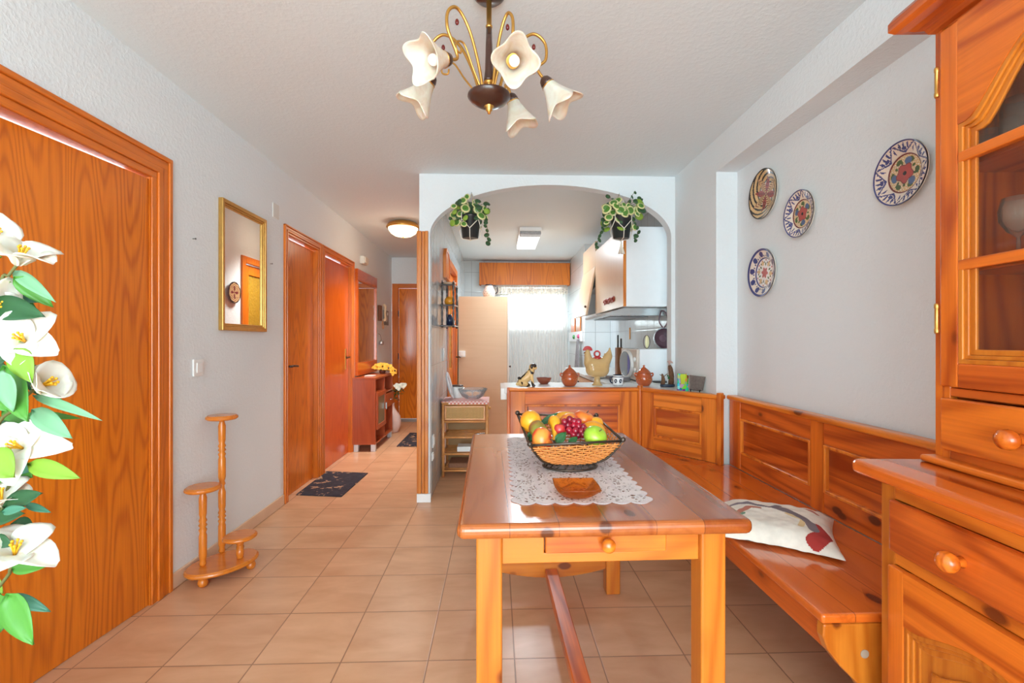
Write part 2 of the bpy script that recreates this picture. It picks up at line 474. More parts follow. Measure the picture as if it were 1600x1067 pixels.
# doors ---------------------------------------------------------------
OAK = wood('oak', 'z', False, rough=.33, scale=1.35, contrast=.9)
OAKR = wood('oakred', 'z', False, rough=.22, contrast=.7)
TRZ = wood('trim', 'z', False, rough=.3); TRY = wood('trim', 'y', False, rough=.3); TRX = wood('trim', 'x', False, rough=.3)
def door_left(n, yo0, yo1, w, ztop, leafmat, rec=.05, ajar=0, recess_x=None):
    # casing on the left wall: yo0..yo1 outer edges, w casing width
    d = bpy.data.objects.new('door_%d' % n, None); COL.objects.link(d); d['kind'] = 'structure'
    yi0, yi1, zi = yo0+w, yo1-w, ztop-w
    fr = B()
    for (t0, t1, x1) in ((0, .18, .02), (.18, .50, .013), (.50, .74, .018), (.74, 1, .010)):
        a, b_ = w*t0, w*t1
        fr.box(WL-.0, WL+x1, yo1-b_, yo1-a, 0, ztop-a); fr.box(WL, WL+x1, yo0+a, yo0+b_, 0, ztop-a)
    obj('casing', fr, TRZ, d, bev=.004)
    ft = B()
    for (t0, t1, x1) in ((0, .18, .02), (.18, .50, .013), (.50, .74, .018), (.74, 1, .010)):
        a, b_ = w*t0, w*t1
        ft.box(WL, WL+x1+.0005, yo0+a, yo1-a, ztop-b_, ztop-a)
    obj('casing', ft, TRY, d, bev=.004)
    jb = B(); jb.box(WL-.118, WL, yi1, yi1+.02, 0, zi+.02).box(WL-.118, WL, yi0-.02, yi0, 0, zi+.02).box(WL-.118, WL, yi0, yi1, zi, zi+.02)
    obj('jamb', jb, TRZ, d)
    lf = B(); lw = yi1-yi0-.008
    M = Matrix.Translation(Vector((WL-rec, yi1-.004, 0))) @ Matrix.Rotation(-ajar, 4, 'Z')
    lf.box(-.035, 0, -lw, 0, .003, zi-.008, M=M)
    l = obj('door_leaf', lf, leafmat, d, bev=.002)
    return d, l, M, lw
d1, l1, M1, lw1 = door_left(1, 1.24, 2.335, .125, 2.105, OAK, .006, R(5.5))
d2, l2, M2, lw2 = door_left(2, 3.555, 4.30, .07, 2.105, OAK, .04)
def lever(parent, x, y, z, dy, plate=None, mat=M_dark):
    h = B()
    if plate: h.box(x, x+.006, y-.018, y+.018, z-.13, z+.09)
    else: h.lathe([(.02, 0), (.022, .004), (.014, .01)], (x, y, z), (1, 0, 0), 16)
    o = obj('handle_plate', h, M_brass if plate else mat, parent, bev=.002)
    g = B().tube([(x+.004, y, z), (x+.045, y, z)], .009, 10).tube(smoothpath([(x+.045, y, z), (x+.048, y+dy*.3, z+.002), (x+.046, y+dy, z-.003)], 5), .009, 10)
    obj('handle', g, mat, parent)
lever(d2, WL-.04, 3.69, 1.025, .11)
d3, l3, M3, lw3 = door_left(3, 4.315, 5.255, .07, 2.105, OAKR, .03)
lever(d3, WL-.03, 5.09, 1.05, -.1, plate=True)
# entrance door at the end of the hall
d4 = bpy.data.objects.new('door_4', None); COL.objects.link(d4); d4['kind'] = 'structure'
fr = B()
fr.box(-1.59, -1.505, YE-.015, YE+.06, 0, 2.1).box(-.67, -.6, YE-.015, YE+.06, 0, 2.1).box(-1.505, -1.49, YE-.005, YE+.06, 0, 2.03)
obj('casing', fr, TRZ, d4, bev=.004)
obj('casing', B().box(-1.505, -.67, YE-.015, YE+.06, 2.03, 2.1), TRX, d4, bev=.004)
obj('door_leaf', B().box(-1.488, -.672, YE+.005, YE+.05, .045, 2.028), wood('oak', 'z', False, rough=.2, contrast=.9), d4, bev=.002)
obj('threshold', B().box(-1.505, -.67, YE-.02, YE+.05, 0, .04), P('threshold_grey', (150, 140, 132), .5), d4)
for zz in (1.6, .95, .4): obj('hinge', B().lathe([(.007, 0), (.007, .09)], (-1.497, YE-.008, zz), seg=10), M_dark, d4)
# glazed kitchen door in the partition (seen in the mirror)
d5 = bpy.data.objects.new('door_5', None); COL.objects.link(d5); d5['kind'] = 'structure'
fr = B()
for x0, x1 in ((-.608, -.59), (-.509, -.492)):
    fr.box(x0, x1, 4.82, 4.89, 0, 2.1).box(x0, x1, 5.83, 5.9, 0, 2.1).box(x0, x1, 4.89, 5.83, 2.03, 2.1)
fr.box(-.59, -.509, 4.861, 4.89, 0, 2.05).box(-.59, -.509, 5.83, 5.859, 0, 2.05).box(-.59, -.509, 4.89, 5.83, 2.03, 2.058)
obj('casing', fr, TRZ, d5, bev=.004)
lf = B().box(-.58, -.545, 4.892, 4.99, .01, 2.02).box(-.58, -.545, 5.73, 5.828, .01, 2.02).box(-.58, -.545, 4.99, 5.73, 1.92, 2.02).box(-.58, -.545, 4.99, 5.73, .01, .9)
obj('door_leaf', lf, OAK, d5, bev=.003)
s = NT('amber_cathedral_glass'); s.b.inputs['Base Color'].default_value = lin((214, 170, 60)); s.b.inputs['Roughness'].default_value = .15
s.b.inputs['Transmission Weight'].default_value = .5; s.bump(s.noise(s.obj(), 45, 2), .8, .01)
obj('glass_pane', B().box(-.567, -.558, 4.99, 5.73, .9, 1.92), s.m, d5)
# kitchen window --------------------------------------------------------
w1 = bpy.data.objects.new('window_1', None); COL.objects.link(w1); w1['kind'] = 'structure'
MW = P('white_lacquered_aluminium', (236, 236, 234), .4, var=.02)
fr = B(); xm = .55
fr.box(wx0, wx0+.045, YK+.01, YK+.07, wz0, wz1).box(wx1-.045, wx1, YK+.01, YK+.07, wz0, wz1).box(wx0+.045, wx1-.045, YK+.01, YK+.07, wz1-.04, wz1).box(wx0+.045, wx1-.045, YK+.01, YK+.07, wz0, wz0+.045).box(xm-.028, xm+.028, YK+.005, YK+.06, wz0+.045, wz1-.04)
obj('frame', fr, MW, w1, bev=.003)
obj('glass_pane', B().box(wx0+.045, wx1-.045, YK+.035, YK+.04, wz0+.045, wz1-.04), P('window_glass', (255, 255, 255), .02, trans=1, var=0, ior=1.1), w1)
sh = B()
for k in range(6):
    z = wz1-.05-k*.043
    sh.box(wx0+.02, wx1-.02, YK+.085, YK+.095, z-.036, z)
obj('roller_shutter', sh, P('shutter_slats', (226, 220, 204), .6), w1)
obj('sill', B().box(wx0-.02, wx1+.02, YK-.03, YK+.05, wz0-.03, wz0), MW, w1, bev=.004)
# ------------------------------------------------------------------ dining table (rotated 1 degree)
PX, PY, PZ = wood('pine', 'x'), wood('pine', 'y'), wood('pine', 'z')
HX, HY, HZ = wood('honey', 'x'), wood('honey', 'y'), wood('honey', 'z')
AX, AY, AZ = wood('amber', 'x'), wood('amber', 'y'), wood('amber', 'z')
RX, RY, RZ = wood('red', 'x'), wood('red', 'y'), wood('red', 'z')
TOPM = wood('top', 'y', True, ('x', .125), .2, coat=.4)
t = thing('dining_table', 'orange pine dining table with rounded edge and one drawer, standing on the tiles', 'table')
W, Lt, TT = .765, 1.17, .038
def rrect(x0, x1, y0, y1, r, n=5):
    p = []
    for cx_, cy_, a0 in ((x1-r, y1-r, 0), (x0+r, y1-r, PI/2), (x0+r, y0+r, PI), (x1-r, y0+r, 1.5*PI)):
        for k in range(n+1):
            a = a0+PI/2*k/n; p.append((cx_+r*math.cos(a), cy_+r*math.sin(a)))
    return p
obj('tabletop', B().prism(rrect(-W/2, W/2, 0, Lt, .02), 'xy', .76-TT, .76), TOPM, t, bev=.015, seg=4)
lx0, lx1 = -W/2+.048, W/2-.05
LG = .068
for sx in (0, 1):
    for sy in (0, 1):
        x0 = lx0 if sx == 0 else lx1-LG
        y0 = .05 if sy == 0 else Lt-.05-LG
        obj('leg', B().box(x0, x0+LG, y0, y0+LG, 0, .7215), HZ, t, bev=.006, seg=3)
fx0, fx1 = lx0+LG, lx1-LG
ap = B().box(fx0, fx1, .064, .088, .63, .7215)
# front rail below the drawer and the two cheeks beside it
dx0, dx1 = -.155, .175
ap = B().prism([(fx0, .632), (fx1, .632), (fx1, .7215), (dx1, .7215), (dx1, .658), (dx0, .658), (dx0, .7215), (fx0, .7215)], 'xz', .066, .09)
obj('apron', ap, HX, t, bev=.002)
obj('apron', B().box(fx0, fx1, Lt-.09, Lt-.066, .62, .7215), HX, t)
obj('apron', B().box(lx0+.012, lx0+.036, .05+LG, Lt-.05-LG, .62, .7215), HY, t)
obj('apron', B().box(lx1-.036, lx1-.012, .05+LG, Lt-.05-LG, .62, .7215), HY, t)
dr = obj('drawer', B().box(dx0+.003, dx1-.003, .056, .08, .66, .7205), PX, t, bev=.003)
obj('knob', B().lathe([(.008, 0), (.009, .008), (.017, .016), (.019, .024), (.016, .032), (.008, .037), (0, .038)], (.01, .056, .688), (0, -1, 0), 20), wood('pine', 'y', False, rough=.12), dr)
obj('drawer_box', B().box(dx0+.02, dx1-.02, .08, .42, .662, .715), HY, t)
# stretcher and its bellied end rails
def belly(y):
    n = 16; p = [(-.315+.63*i/n, .17) for i in range(n+1)]
    q = [(-.315+.63*i/n, .17-.035-.055*math.sin(PI*i/n)**.8) for i in range(n+1)]
    return B().prism(p+q[::-1], 'xz', y, y+.028)
obj('end_rail', belly(Lt-.05-LG/2-.014), HX, t, bev=.003)
obj('end_rail', B().box(fx0, fx1, .07, .098, .05, .1), HX, t, bev=.003)
obj('stretcher', B().box(-.03, .028, .098, Lt-.05-LG/2-.014, .125 if False else .085, .125), RY, t, bev=.004)
obj('corner_block', B().prism([(fx1-.1, .125), (fx1, .125), (fx1, .2), (fx1-.03, .2)], 'xy', .618, .64), HX, t)
t.location = (.282, 1.172, 0); t.rotation_euler = (0, 0, R(1.0))
# ------------------------------------------------------------------ lace runner
s = NT('white_crochet_lace'); v = s.obj()
vo = s.n('ShaderNodeTexVoronoi', feature='DISTANCE_TO_EDGE'); vo.inputs['Scale'].default_value = 75; s.l(v, vo.inputs['Vector'])
n = s.noise(v, 26, 1)
hole = s.math('MULTIPLY', s.math('GREATER_THAN', vo.outputs['Distance'], .13), s.math('GREATER_THAN', n, .44))
s.l(s.math('SUBTRACT', 1.0, s.math('MULTIPLY', hole, .85)), s.b.inputs['Alpha'])
s.b.inputs['Base Color'].default_value = lin((228, 218, 216)); s.b.inputs['Roughness'].default_value = .9
s.bump(vo.outputs['Distance'], .6, .003); LACE = s.m
s = NT('white_lace_band'); v = s.obj((1, 1, 1)); 
ck = s.n('ShaderNodeTexVoronoi', feature='DISTANCE_TO_EDGE'); ck.inputs['Scale'].default_value = 160; s.l(v, ck.inputs['Vector'])
s.b.inputs['Base Color'].default_value = lin((222, 210, 210)); s.b.inputs['Roughness'].default_value = .9; s.bump(ck.outputs['Distance'], .8, .003); LACE2 = s.m
rw, rl = .19, .445
def edge(a, n):   # scallop outward
    return .017*abs(math.sin(a*n*PI))**.8
pts = []
N = 120
for (p, q, nx, ns) in (((-rw, -rl), (rw, -rl), (0, -1), 7), ((rw, -rl), (rw, rl), (1, 0), 17), ((rw, rl), (-rw, rl), (0, 1), 7), ((-rw, rl), (-rw, -rl), (-1, 0), 17)):
    K = ns*8
    for k in range(K):
        u = k/K; e = edge(u, ns)
        pts.append((p[0]+(q[0]-p[0])*u+nx[0]*e, p[1]+(q[1]-p[1])*u+nx[1]*e))
b = B(); n_ = len(pts); vs = []; fs = []; ms = []
lev = [1, .93, .62, .56, .44, .4, 0.001]
for li, k in enumerate(lev):
    for (x, y) in pts:
        kk = k
        vs.append((x*kk, math.copysign(max(0, abs(y)-(1-kk)*rw), y) if kk < 1 else y, .0))
for i in range(len(lev)-1):
    for k in range(n_):
        j = (k+1) % n_
        fs.append((i*n_+k, i*n_+j, (i+1)*n_+j, (i+1)*n_+k)); ms.append(1 if i in (0, 2, 4) else 0)
b.add(vs, fs, ms)
ln = obj('table_runner', b, [LACE, LACE2], solid=.0015)
ln['label'] = 'white lace runner with scalloped border laid along the pine table'; ln['category'] = 'table runner'
ln.location = (.252, 1.768, .7615); ln.rotation_euler = (0, 0, R(-.6))
# ------------------------------------------------------------------ amber ashtray
s = thin_glass('amber_glass', (250, 196, 116), .9, .16, (226, 120, 30))
t = thing('glass_ashtray', 'square amber glass dish on the near end of the lace runner', 'ashtray')
def rr(c, r, z, k, n=40):
    out = []
    for i in range(n):
        a = 2*PI*i/n+PI/4
        q = 1/max(abs(math.cos(a-PI/4)), abs(math.sin(a-PI/4)))
        q = 1+(q-1)*k; out.append(Vector((c[0]+r*q*math.cos(a-PI/4+0), c[1]+r*q*math.sin(a-PI/4+0), z)))
    return out
def loft(b, rings, mi=0, c0=True, c1=True, smooth=True):
    n = len(rings[0]); vs = [p for r_ in rings for p in r_]; fs = []
    for i in range(len(rings)-1):
        for k in range(n):
            j = (k+1) % n; fs.append((i*n+k, i*n+j, (i+1)*n+j, (i+1)*n+k))
    if c0: fs.append(tuple(reversed(range(n))))
    if c1: fs.append(tuple((len(rings)-1)*n+k for k in range(n)))
    return b.add(vs, fs, mi, smooth)
c = (.235, 1.375); z0 = .7635
b = loft(B(), [rr(c, .035, z0, .2), rr(c, .052, z0+.012, .4), rr(c, .064, z0+.03, .8), rr(c, .066, z0+.034, .85), rr(c, .060, z0+.033, .8), rr(c, .05, z0+.014, .1), rr(c, .03, z0+.009, 0), rr(c, .004, z0+.008, 0)])
obj('dish', b, s, t)
rebase(t)
# ------------------------------------------------------------------ fruit basket
t = thing('fruit_basket', 'square woven basket with dark iron rim and round foot, holding artificial fruit', 'basket')
IRON = P('wrought_iron', (96, 84, 74), .35, metal=.8, var=.2, vscale=60)
bc = Vector((.268, 1.70, .7635))
FL, FR_, BR_, BL_ = Vector((.112, 1.575, .868)), Vector((.437, 1.60, .876)), Vector((.405, 1.885, .915)), Vector((.083, 1.86, .93))
cor = [FL, FR_, BR_, BL_]
s = NT('orange_wicker'); v = s.obj()
wv = s.n('ShaderNodeTexWave', wave_type='BANDS', bands_direction='Z'); wv.inputs['Scale'].default_value = 75; s.l(v, wv.inputs['Vector'])
wv2 = s.n('ShaderNodeTexWave', wave_type='BANDS', bands_direction='X'); wv2.inputs['Scale'].default_value = 45; s.l(v, wv2.inputs['Vector'])
wv3 = s.n('ShaderNodeTexWave', wave_type='BANDS', bands_direction='Y'); wv3.inputs['Scale'].default_value = 45; s.l(v, wv3.inputs['Vector'])
k = s.math('MULTIPLY', wv.outputs['Fac'], s.math('MAXIMUM', wv2.outputs['Fac'], wv3.outputs['Fac']))
s.l(s.mix(s.ramp(k, .05, .5), lin((150, 70, 20)), lin((248, 176, 100))), s.b.inputs['Base Color']); s.b.inputs['Roughness'].default_value = .6
s.bump(k, .8, .004); WICK = s.m
def rimpt(i, n, f):     # point on the rim square; n per side
    side = int(i//n) % 4; u = (i % n)/n
    return cor[side].lerp(cor[(side+1) % 4], u)
n = 10; rings = []
cen = sum(cor, Vector())/4
for lv, (f, zz) in enumerate(((.0, 0), (.35, .12), (.6, .35), (.8, .62), (.93, .9))):
    rg = []
    for i in range(4*n):
        rp = rimpt(i, n, 1); a = 2*PI*(i/(4*n))-3*PI/4
        bp = Vector((bc.x+.055*math.cos(a), bc.y+.055*math.sin(a), bc.z+.03))
        q = bp.lerp(rp, f); q.z = bp.z+(rp.z-bp.z)*zz*.98
        rg.append(q)
    rings.append(rg)
def bask(i, f, n=12):
    rp = rimpt(i, n, 1); a = 2*PI*(i/(4*n))-3*PI/4
    bp = Vector((bc.x+.06*math.cos(a), bc.y+.06*math.sin(a), bc.z+.028))
    q = bp.lerp(rp, .25+.75*f); q.z = bp.z+(rp.z-bp.z)*(f**1.5)*.93
    return q
b = B(); NS = 48
for i in range(NS): b.tube([bask(i, f/6) for f in range(7)], .0022, 5)
for r_ in range(13):
    f = r_/13+.02; pts = []
    for i in range(NS*2):
        p = bask(i/2, f); o_ = Vector((p.x-cen.x, p.y-cen.y, -.06)).normalized()
        sg = 1 if (((i//2)+r_) % 2) else -1
        pts.append(p+o_*(.0028*sg if i % 2 == 0 else 0))
    b.tube(pts, .0029, 5, closed=True)
b.add([bask(i, 0) for i in range(NS)], [tuple(range(NS))])
obj('woven_body', b, P('orange_wicker', (226, 142, 70), .5, var=.18, vscale=80), t)
rim = B()
for i in range(4): rim.tube([cor[i], cor[(i+1) % 4]], .0045, 8)
obj('rim', rim, IRON, t)
for i in range(4):
    obj('corner_knob', B().sph(cor[i]+Vector((0, 0, .005)), .0095, 12), IRON, t)
    a = PI/2*i-3*PI/4
    bp = Vector((bc.x+.07*math.cos(a), bc.y+.07*math.sin(a), bc.z+.02))
    mid = bp.lerp(cor[i], .55); mid.z -= .025
    obj('corner_rod', B().tube(smoothpath([bp, mid, cor[i]], 8), .0045, 8), IRON, t)
b = B().tube([(bc.x+.098*math.cos(2*PI*k/40), bc.y+.075*math.sin(2*PI*k/40), bc.z+.004) for k in range(40)], .0042, 8, closed=True)
b.tube([(bc.x+.085*math.cos(2*PI*k/40), bc.y+.065*math.sin(2*PI*k/40), bc.z+.026) for k in range(40)], .004, 8, closed=True)
for k in range(20):
    a0 = 2*PI*k/20; a1 = a0+.16
    b.tube([(bc.x+.096*math.cos(a0), bc.y+.074*math.sin(a0), bc.z+.006), (bc.x+.086*math.cos(a1), bc.y+.066*math.sin(a1), bc.z+.025)], .0022, 6)
obj('foot', b, IRON, t)
rebase(t)
# fruit
def fruitmat(name, c1, c2, rough=.3, scale=26, lo=.35, hi=.65):
    s = NT(name); n = s.noise(s.obj(), scale, 2)
    s.l(s.mix(s.ramp(n, lo, hi), lin(c1), lin(c2)), s.b.inputs['Base Color']); s.b.inputs['Roughness'].default_value = rough
    s.b.inputs['Coat Weight'].default_value = .2
    return s.m
YEL = fruitmat('yellow_fruit', (244, 178, 40), (238, 148, 30)); ORG = fruitmat('orange_fruit', (240, 140, 40), (226, 92, 36))
PEA = fruitmat('peach_skin', (246, 150, 60), (216, 52, 36), scale=20, lo=.4, hi=.58); GRN = fruitmat('green_apple_skin', (170, 205, 60), (140, 185, 50))
GRD = fruitmat('green_red_mango', (140, 150, 50), (150, 80, 50)); GRP = fruitmat('grape_skin', (170, 30, 50), (120, 20, 40), .2)
PLM = fruitmat('plum_skin', (216, 70, 60), (190, 40, 50)); LFG = P('silk_leaf_dark', (50, 110, 60), .4, var=.3)
def applef(d): return 1-.16*math.exp(-((1-abs(d.z))/.12)**2)
def fruit(name, px, py, y, r, mat, label, cat, stretch=(1, 1, 1), rot=(0, 0, 0), stem=True, fn=applef, bend=None):
    from mathutils import Euler
    c = at(px, py-5, y); r *= 1.12; M = Euler(rot).to_matrix().to_4x4()
    t = thing(name, label, cat)
    obj('skin', B().sph(c, (r*stretch[0], r*stretch[1], r*stretch[2]), 20, M=M, fn=fn), mat, t)
    if stem:
        tip = c+(M @ Vector((0, 0, r*stretch[2]*.8))); tip2 = c+(M @ Vector((.004, 0, r*stretch[2]*1.12)))
        obj('stem', B().tube([tip, tip2], .0018, 6), M_dark, t)
    rebase(t)
fruit('pear', 829, 662, 1.74, .036, YEL, 'yellow pear at the left back corner of the fruit basket', 'pear', (1, 1, 1.15), (0, R(-15), 0), fn=lambda d: 1-.18*max(0, d.z)**1.3)
fruit('mango', 842, 678, 1.69, .033, GRD, 'green and brown mango behind the red and orange peach', 'mango', (1.1, 1, .95), (0, R(50), 0))
fruit('peach', 847, 692, 1.62, .0345, PEA, 'red and orange peach at the front left of the fruit basket', 'peach', (1.15, 1, .92), (R(30), R(80), 0))
fruit('papaya', 885, 660, 1.83, .034, YEL, 'long yellow fruit lying across the back of the basket', 'fruit', (1.7, .9, .8), (0, R(5), R(4)), stem=False, fn=lambda d: 1)
fruit('peach', 890, 665, 1.77, .032, PEA, 'orange peach behind the grapes in the basket', 'peach', (1.1, 1, 1), (R(30), 0, 0), stem=False)
fruit('orange', 912, 661, 1.81, .035, ORG, 'reddish orange fruit at the back right of the basket', 'orange', (1.15, 1, .95), (R(10), R(20), 0))
fruit('apricot', 929, 667, 1.80, .027, YEL, 'small yellow apricot beside the right rim of the basket', 'apricot', (1.15, 1, 1), stem=False)
fruit('melon', 928, 678, 1.73, .034, YEL, 'yellow melon behind the green apple', 'melon', (1.25, 1, .92), (0, R(20), R(20)), stem=False, fn=lambda d: 1+.03*math.cos(8*math.atan2(d.y, d.x)))
fruit('green_apple', 930, 687, 1.64, .0345, GRN, 'green apple with a stem at the front right of the basket', 'apple', (1.1, 1, .95), (R(35), R(25), 0))
fruit('plum', 874, 676, 1.69, .019, PLM, 'small red plum beside the banana in the basket', 'plum', (1, 1, 1.1), stem=False)
t = thing('banana', 'thick yellow banana standing among the fruit beside the plum', 'banana')
p0, p1, p2, p3 = at(862, 660, 1.74), at(868, 650, 1.73), at(876, 668, 1.70), at(866, 690, 1.66)
path = smoothpath([at(861, 663, 1.75), at(866, 657, 1.73), at(868, 669, 1.70), at(866, 688, 1.66)], 6)
obj('peel', B().tube(path, [.008+.013*math.sin(PI*min(1, i/(len(path)-1)+.12)) for i in range(len(path))], 10), YEL, t)
obj('stem', B().tube([path[-1], path[-1]+Vector((0, -.004, -.01))], .004, 6), M_dark, t)
rebase(t)
t = thing('grape_bunch', 'bunch of dark red grapes in the middle of the fruit basket', 'grapes')
gp = [(882, 664), (890, 660), (897, 663), (904, 664), (887, 669), (896, 670), (904, 671), (911, 672), (889, 677), (899, 678), (908, 679), (903, 685), (911, 684), (896, 684), (915, 677), (880, 671)]
proto = None
for i, (px, py) in enumerate(gp):
    c = at(px, py-5, 1.70+.004*(i % 3)-.02*(py > 675))
    obj('grape', B().sph(c, (.0125, .0125, .0135), 12), GRP, t)
obj('stem', B().tube([at(890, 656, 1.74), at(897, 668, 1.715)], .002, 6), M_dark, t)
rebase(t)
def leafgrid(b, base, tip, width, up=Vector((0, 0, 1)), curl=.15, mi=0, nu=8, nv=4, droop=0.0, mid=.45):
    base, tip = Vector(base), Vector(tip); ax = tip-base; L_ = ax.length; a = ax.normalized()
    side = a.cross(up); side = side.normalized() if side.length > 1e-3 else Vector((1, 0, 0))
    nn = side.cross(a).normalized()
    def fn(u, v):
        w = width*(math.sin(PI*min(1, u**(.75 if mid < .5 else 1.1)))**.8)*.5*(1-.15*u)
        x = (v-.5)*2
        p = base+a*(u*L_)+side*(w*x)+nn*(curl*width*(abs(x)**1.5)*(1-u*.3))+Vector((0, 0, -droop*L_*u*u))+nn*(.5*curl*L_*math.sin(PI*u)*.6)
        return p
    return b.grid(fn, nu, nv, mi=mi)
for (b0, t0, w, lab) in (((826, 690), (840, 664), .035, 'dark green silk leaf beside the pear in the basket'),
                         ((845, 663), (872, 645), .026, 'green silk leaf at the back left of the fruit'),
                         ((899, 655), (882, 647), .02, 'dark green silk leaf behind the yellow papaya'),
                         ((868, 692), (884, 676), .036, 'green silk leaf in front of the red grapes'),
                         ((888, 694), (902, 683), .026, 'small green silk leaf in front of the grapes, left of the apple')):
    yy = 1.70 if b0[1] > 680 else 1.80
    b = B(); leafgrid(b, at(*b0, yy-.06 if b0[1] > 690 else yy), at(*t0, yy-.04 if b0[1] > 690 else yy), w, Vector((0, -1, .4)), .2)
    one('silk_leaf', b, LFG, lab, 'leaf', solid=.001)
# ------------------------------------------------------------------ corner bench
def panel_frame(b, x0, x1, z0, z1, y, th): pass
BK = wood('amber', 'z'); 
PNX = wood('amber', 'x', True, ('z', .105)); PNY = wood('red', 'y', True, ('z', .105)); SEATY = wood('red', 'y', True, ('x', .14), .12, coat=.6)
SEATX = wood('red', 'x', True, ('y', .14), .12, coat=.6)
def backunit(t, Lh, panels, wm=None, tone='amber', H0=.885, zb=.47):
    """built in local frame: x along the back 0..Lh, y=0 front face, +y behind"""
    X_, Z_ = wood(tone, 'x'), wood('pine', 'z') if tone != 'red' else wood('amber', 'z')
    obj('top_rail', B().box(-.01, Lh+.01, -.018, .045, H0-.028, H0), wood('pine', 'x'), t, bev=.010, seg=3)
    obj('upper_rail', B().box(0, Lh, 0, .03, H0-.125, H0-.028), X_, t, bev=.003)
    obj('lower_rail', B().box(0, Lh, 0, .03, zb-.02, zb+.075), X_, t, bev=.003)
    xs = [0]+[a for p in panels for a in p]+[Lh]
    for i in range(0, len(xs), 2):
        obj('stile', B().box(xs[i], xs[i+1], -.002, .032, zb-.02, H0-.028), Z_, t, bev=.003)
    for a, c in panels:
        fr = B(); m = .014
        o_ = [(a, zb+.075), (c, zb+.075), (c, H0-.125), (a, H0-.125)]; i_ = [(a+m, zb+.075+m), (c-m, zb+.075+m), (c-m, H0-.125-m), (a+m, H0-.125-m)]
        fr.ring(o_, i_, 'xz', -.006, .02)
        obj('panel_moulding', fr, wood('pine', 'z'), t, bev=.004, seg=3)
        obj('panel', B().box(a+m, c-m, .012, .026, zb+.075+m, H0-.125-m), wood(tone, 'x', True, ('z', .105)), t)
def rootmat(t, loc, rz): t.location = loc; t.rotation_euler = (0, 0, rz)
# left unit, facing the camera
t = thing('corner_bench', 'left section of the pine corner bench, facing the camera behind the table', 'bench', None)
Lh = .93
backunit(t, Lh, [(.11, .80)], tone='amber')
obj('seat', B().box(0, Lh, -.48, .0, .422, .45), SEATX, t, bev=.008, seg=3)
obj('apron', B().box(0, Lh, -.455, -.43, .335, .421), wood('red', 'x'), t, bev=.002)
def sidep(x0, x1):
    p = [(-.45, .42), (-.448, .36), (-.42, .31), (-.36, .25), (-.28, .18), (-.25, .1), (-.245, 0), (.03, 0), (.03, .42)]
    return B().prism(p, 'yz', x0, x1)
obj('side_panel', sidep(0, .03), HZ, t, bev=.003); obj('side_panel', sidep(Lh-.03, Lh), HZ, t, bev=.003)
obj('armrest_post', B().box(-.022, .0, -.004, .04, 0, .885), wood('amber', 'z'), t, bev=.004)
rootmat(t, (.098, 3.395, 0), R(-1.2))
# diagonal corner unit
A = Vector((1.05, 3.375)); C_ = Vector((1.402, 2.875)); dv = C_-A
t = thing('corner_bench', 'diagonal corner section of the pine bench, between the two long backs', 'bench', None)
backunit(t, dv.length, [(.115, dv.length-.13)], tone='pine')
Lc = dv.length
# trapezoid seat in local coordinates
ang = math.atan2(dv.y, dv.x)
def tol(p): d = Vector(p)-A; return (d.x*math.cos(-ang)-d.y*math.sin(-ang), d.x*math.sin(-ang)+d.y*math.cos(-ang))
poly = [(0, -.003), (Lc, -.003), tol((.92, 2.80)), tol((1.04, 2.905))]
poly = [(0, -.003), (Lc-.02, -.003), tol((1.385, 2.886)), tol((.92, 2.886)), tol((1.033, 2.95)), tol((1.04, 3.3))]
b = B().prism(poly, 'xy', .422, .45)
obj('seat', b, SEATX, t, bev=.006)
q0, q1 = Vector(tol((.945, 2.905))), Vector(tol((1.02, 2.945)))
obj('apron', B().prism([tuple(q0), tuple(q1), (q1.x+.0, q1.y+.03), (q0.x, q0.y+.03)], 'xy', 0, .421), wood('red', 'x'), t)
obj('corner_post', B().box(-.016, .014, -.022, .014, .45, .9), wood('pine', 'z'), t, bev=.006, seg=3)
obj('corner_post', B().box(Lc-.014, Lc+.016, -.03, .01, .45, .9), wood('pine', 'z'), t, bev=.006, seg=3)
rootmat(t, (A.x, A.y, 0), ang)
# long right unit along the wall
Lr = 2.882-1.285
t = thing('corner_bench', 'long section of the pine bench along the right wall, patterned cushion on its seat', 'bench', None)
backunit(t, Lr, [(.13, .755), (.845, 1.46)], tone='red')
obj('seat', B().box(0, Lr, -.545, 0, .422, .45), wood('red', 'x', True, ('y', .15), .12, coat=.6), t, bev=.008, seg=3)
obj('apron', B().box(.03, Lr-.03, -.518, -.495, .335, .421), wood('red', 'x'), t, bev=.002)
def sidep2(x0, x1):
    p = [(-.538, .42), (-.54, .385), (-.525, .345), (-.49, .3), (-.44, .25), (-.40, .18), (-.385, .1), (-.38, 0), (.03, 0), (.03, .42)]
    return B().prism(p, 'yz', x0, x1)
obj('side_panel', sidep2(Lr-.034, Lr-.004), HZ, t, bev=.005, seg=3); obj('side_panel', sidep2(.005, .035), HZ, t, bev=.005)
obj('screw_cap', B().lathe([(.012, 0), (.012, .002)], (Lr-.004, -.42, .335), (1, 0, 0), 16), P('grey_cap', (170, 150, 130), .5), t)
rootmat(t, (1.462, 2.882, 0), R(-90))
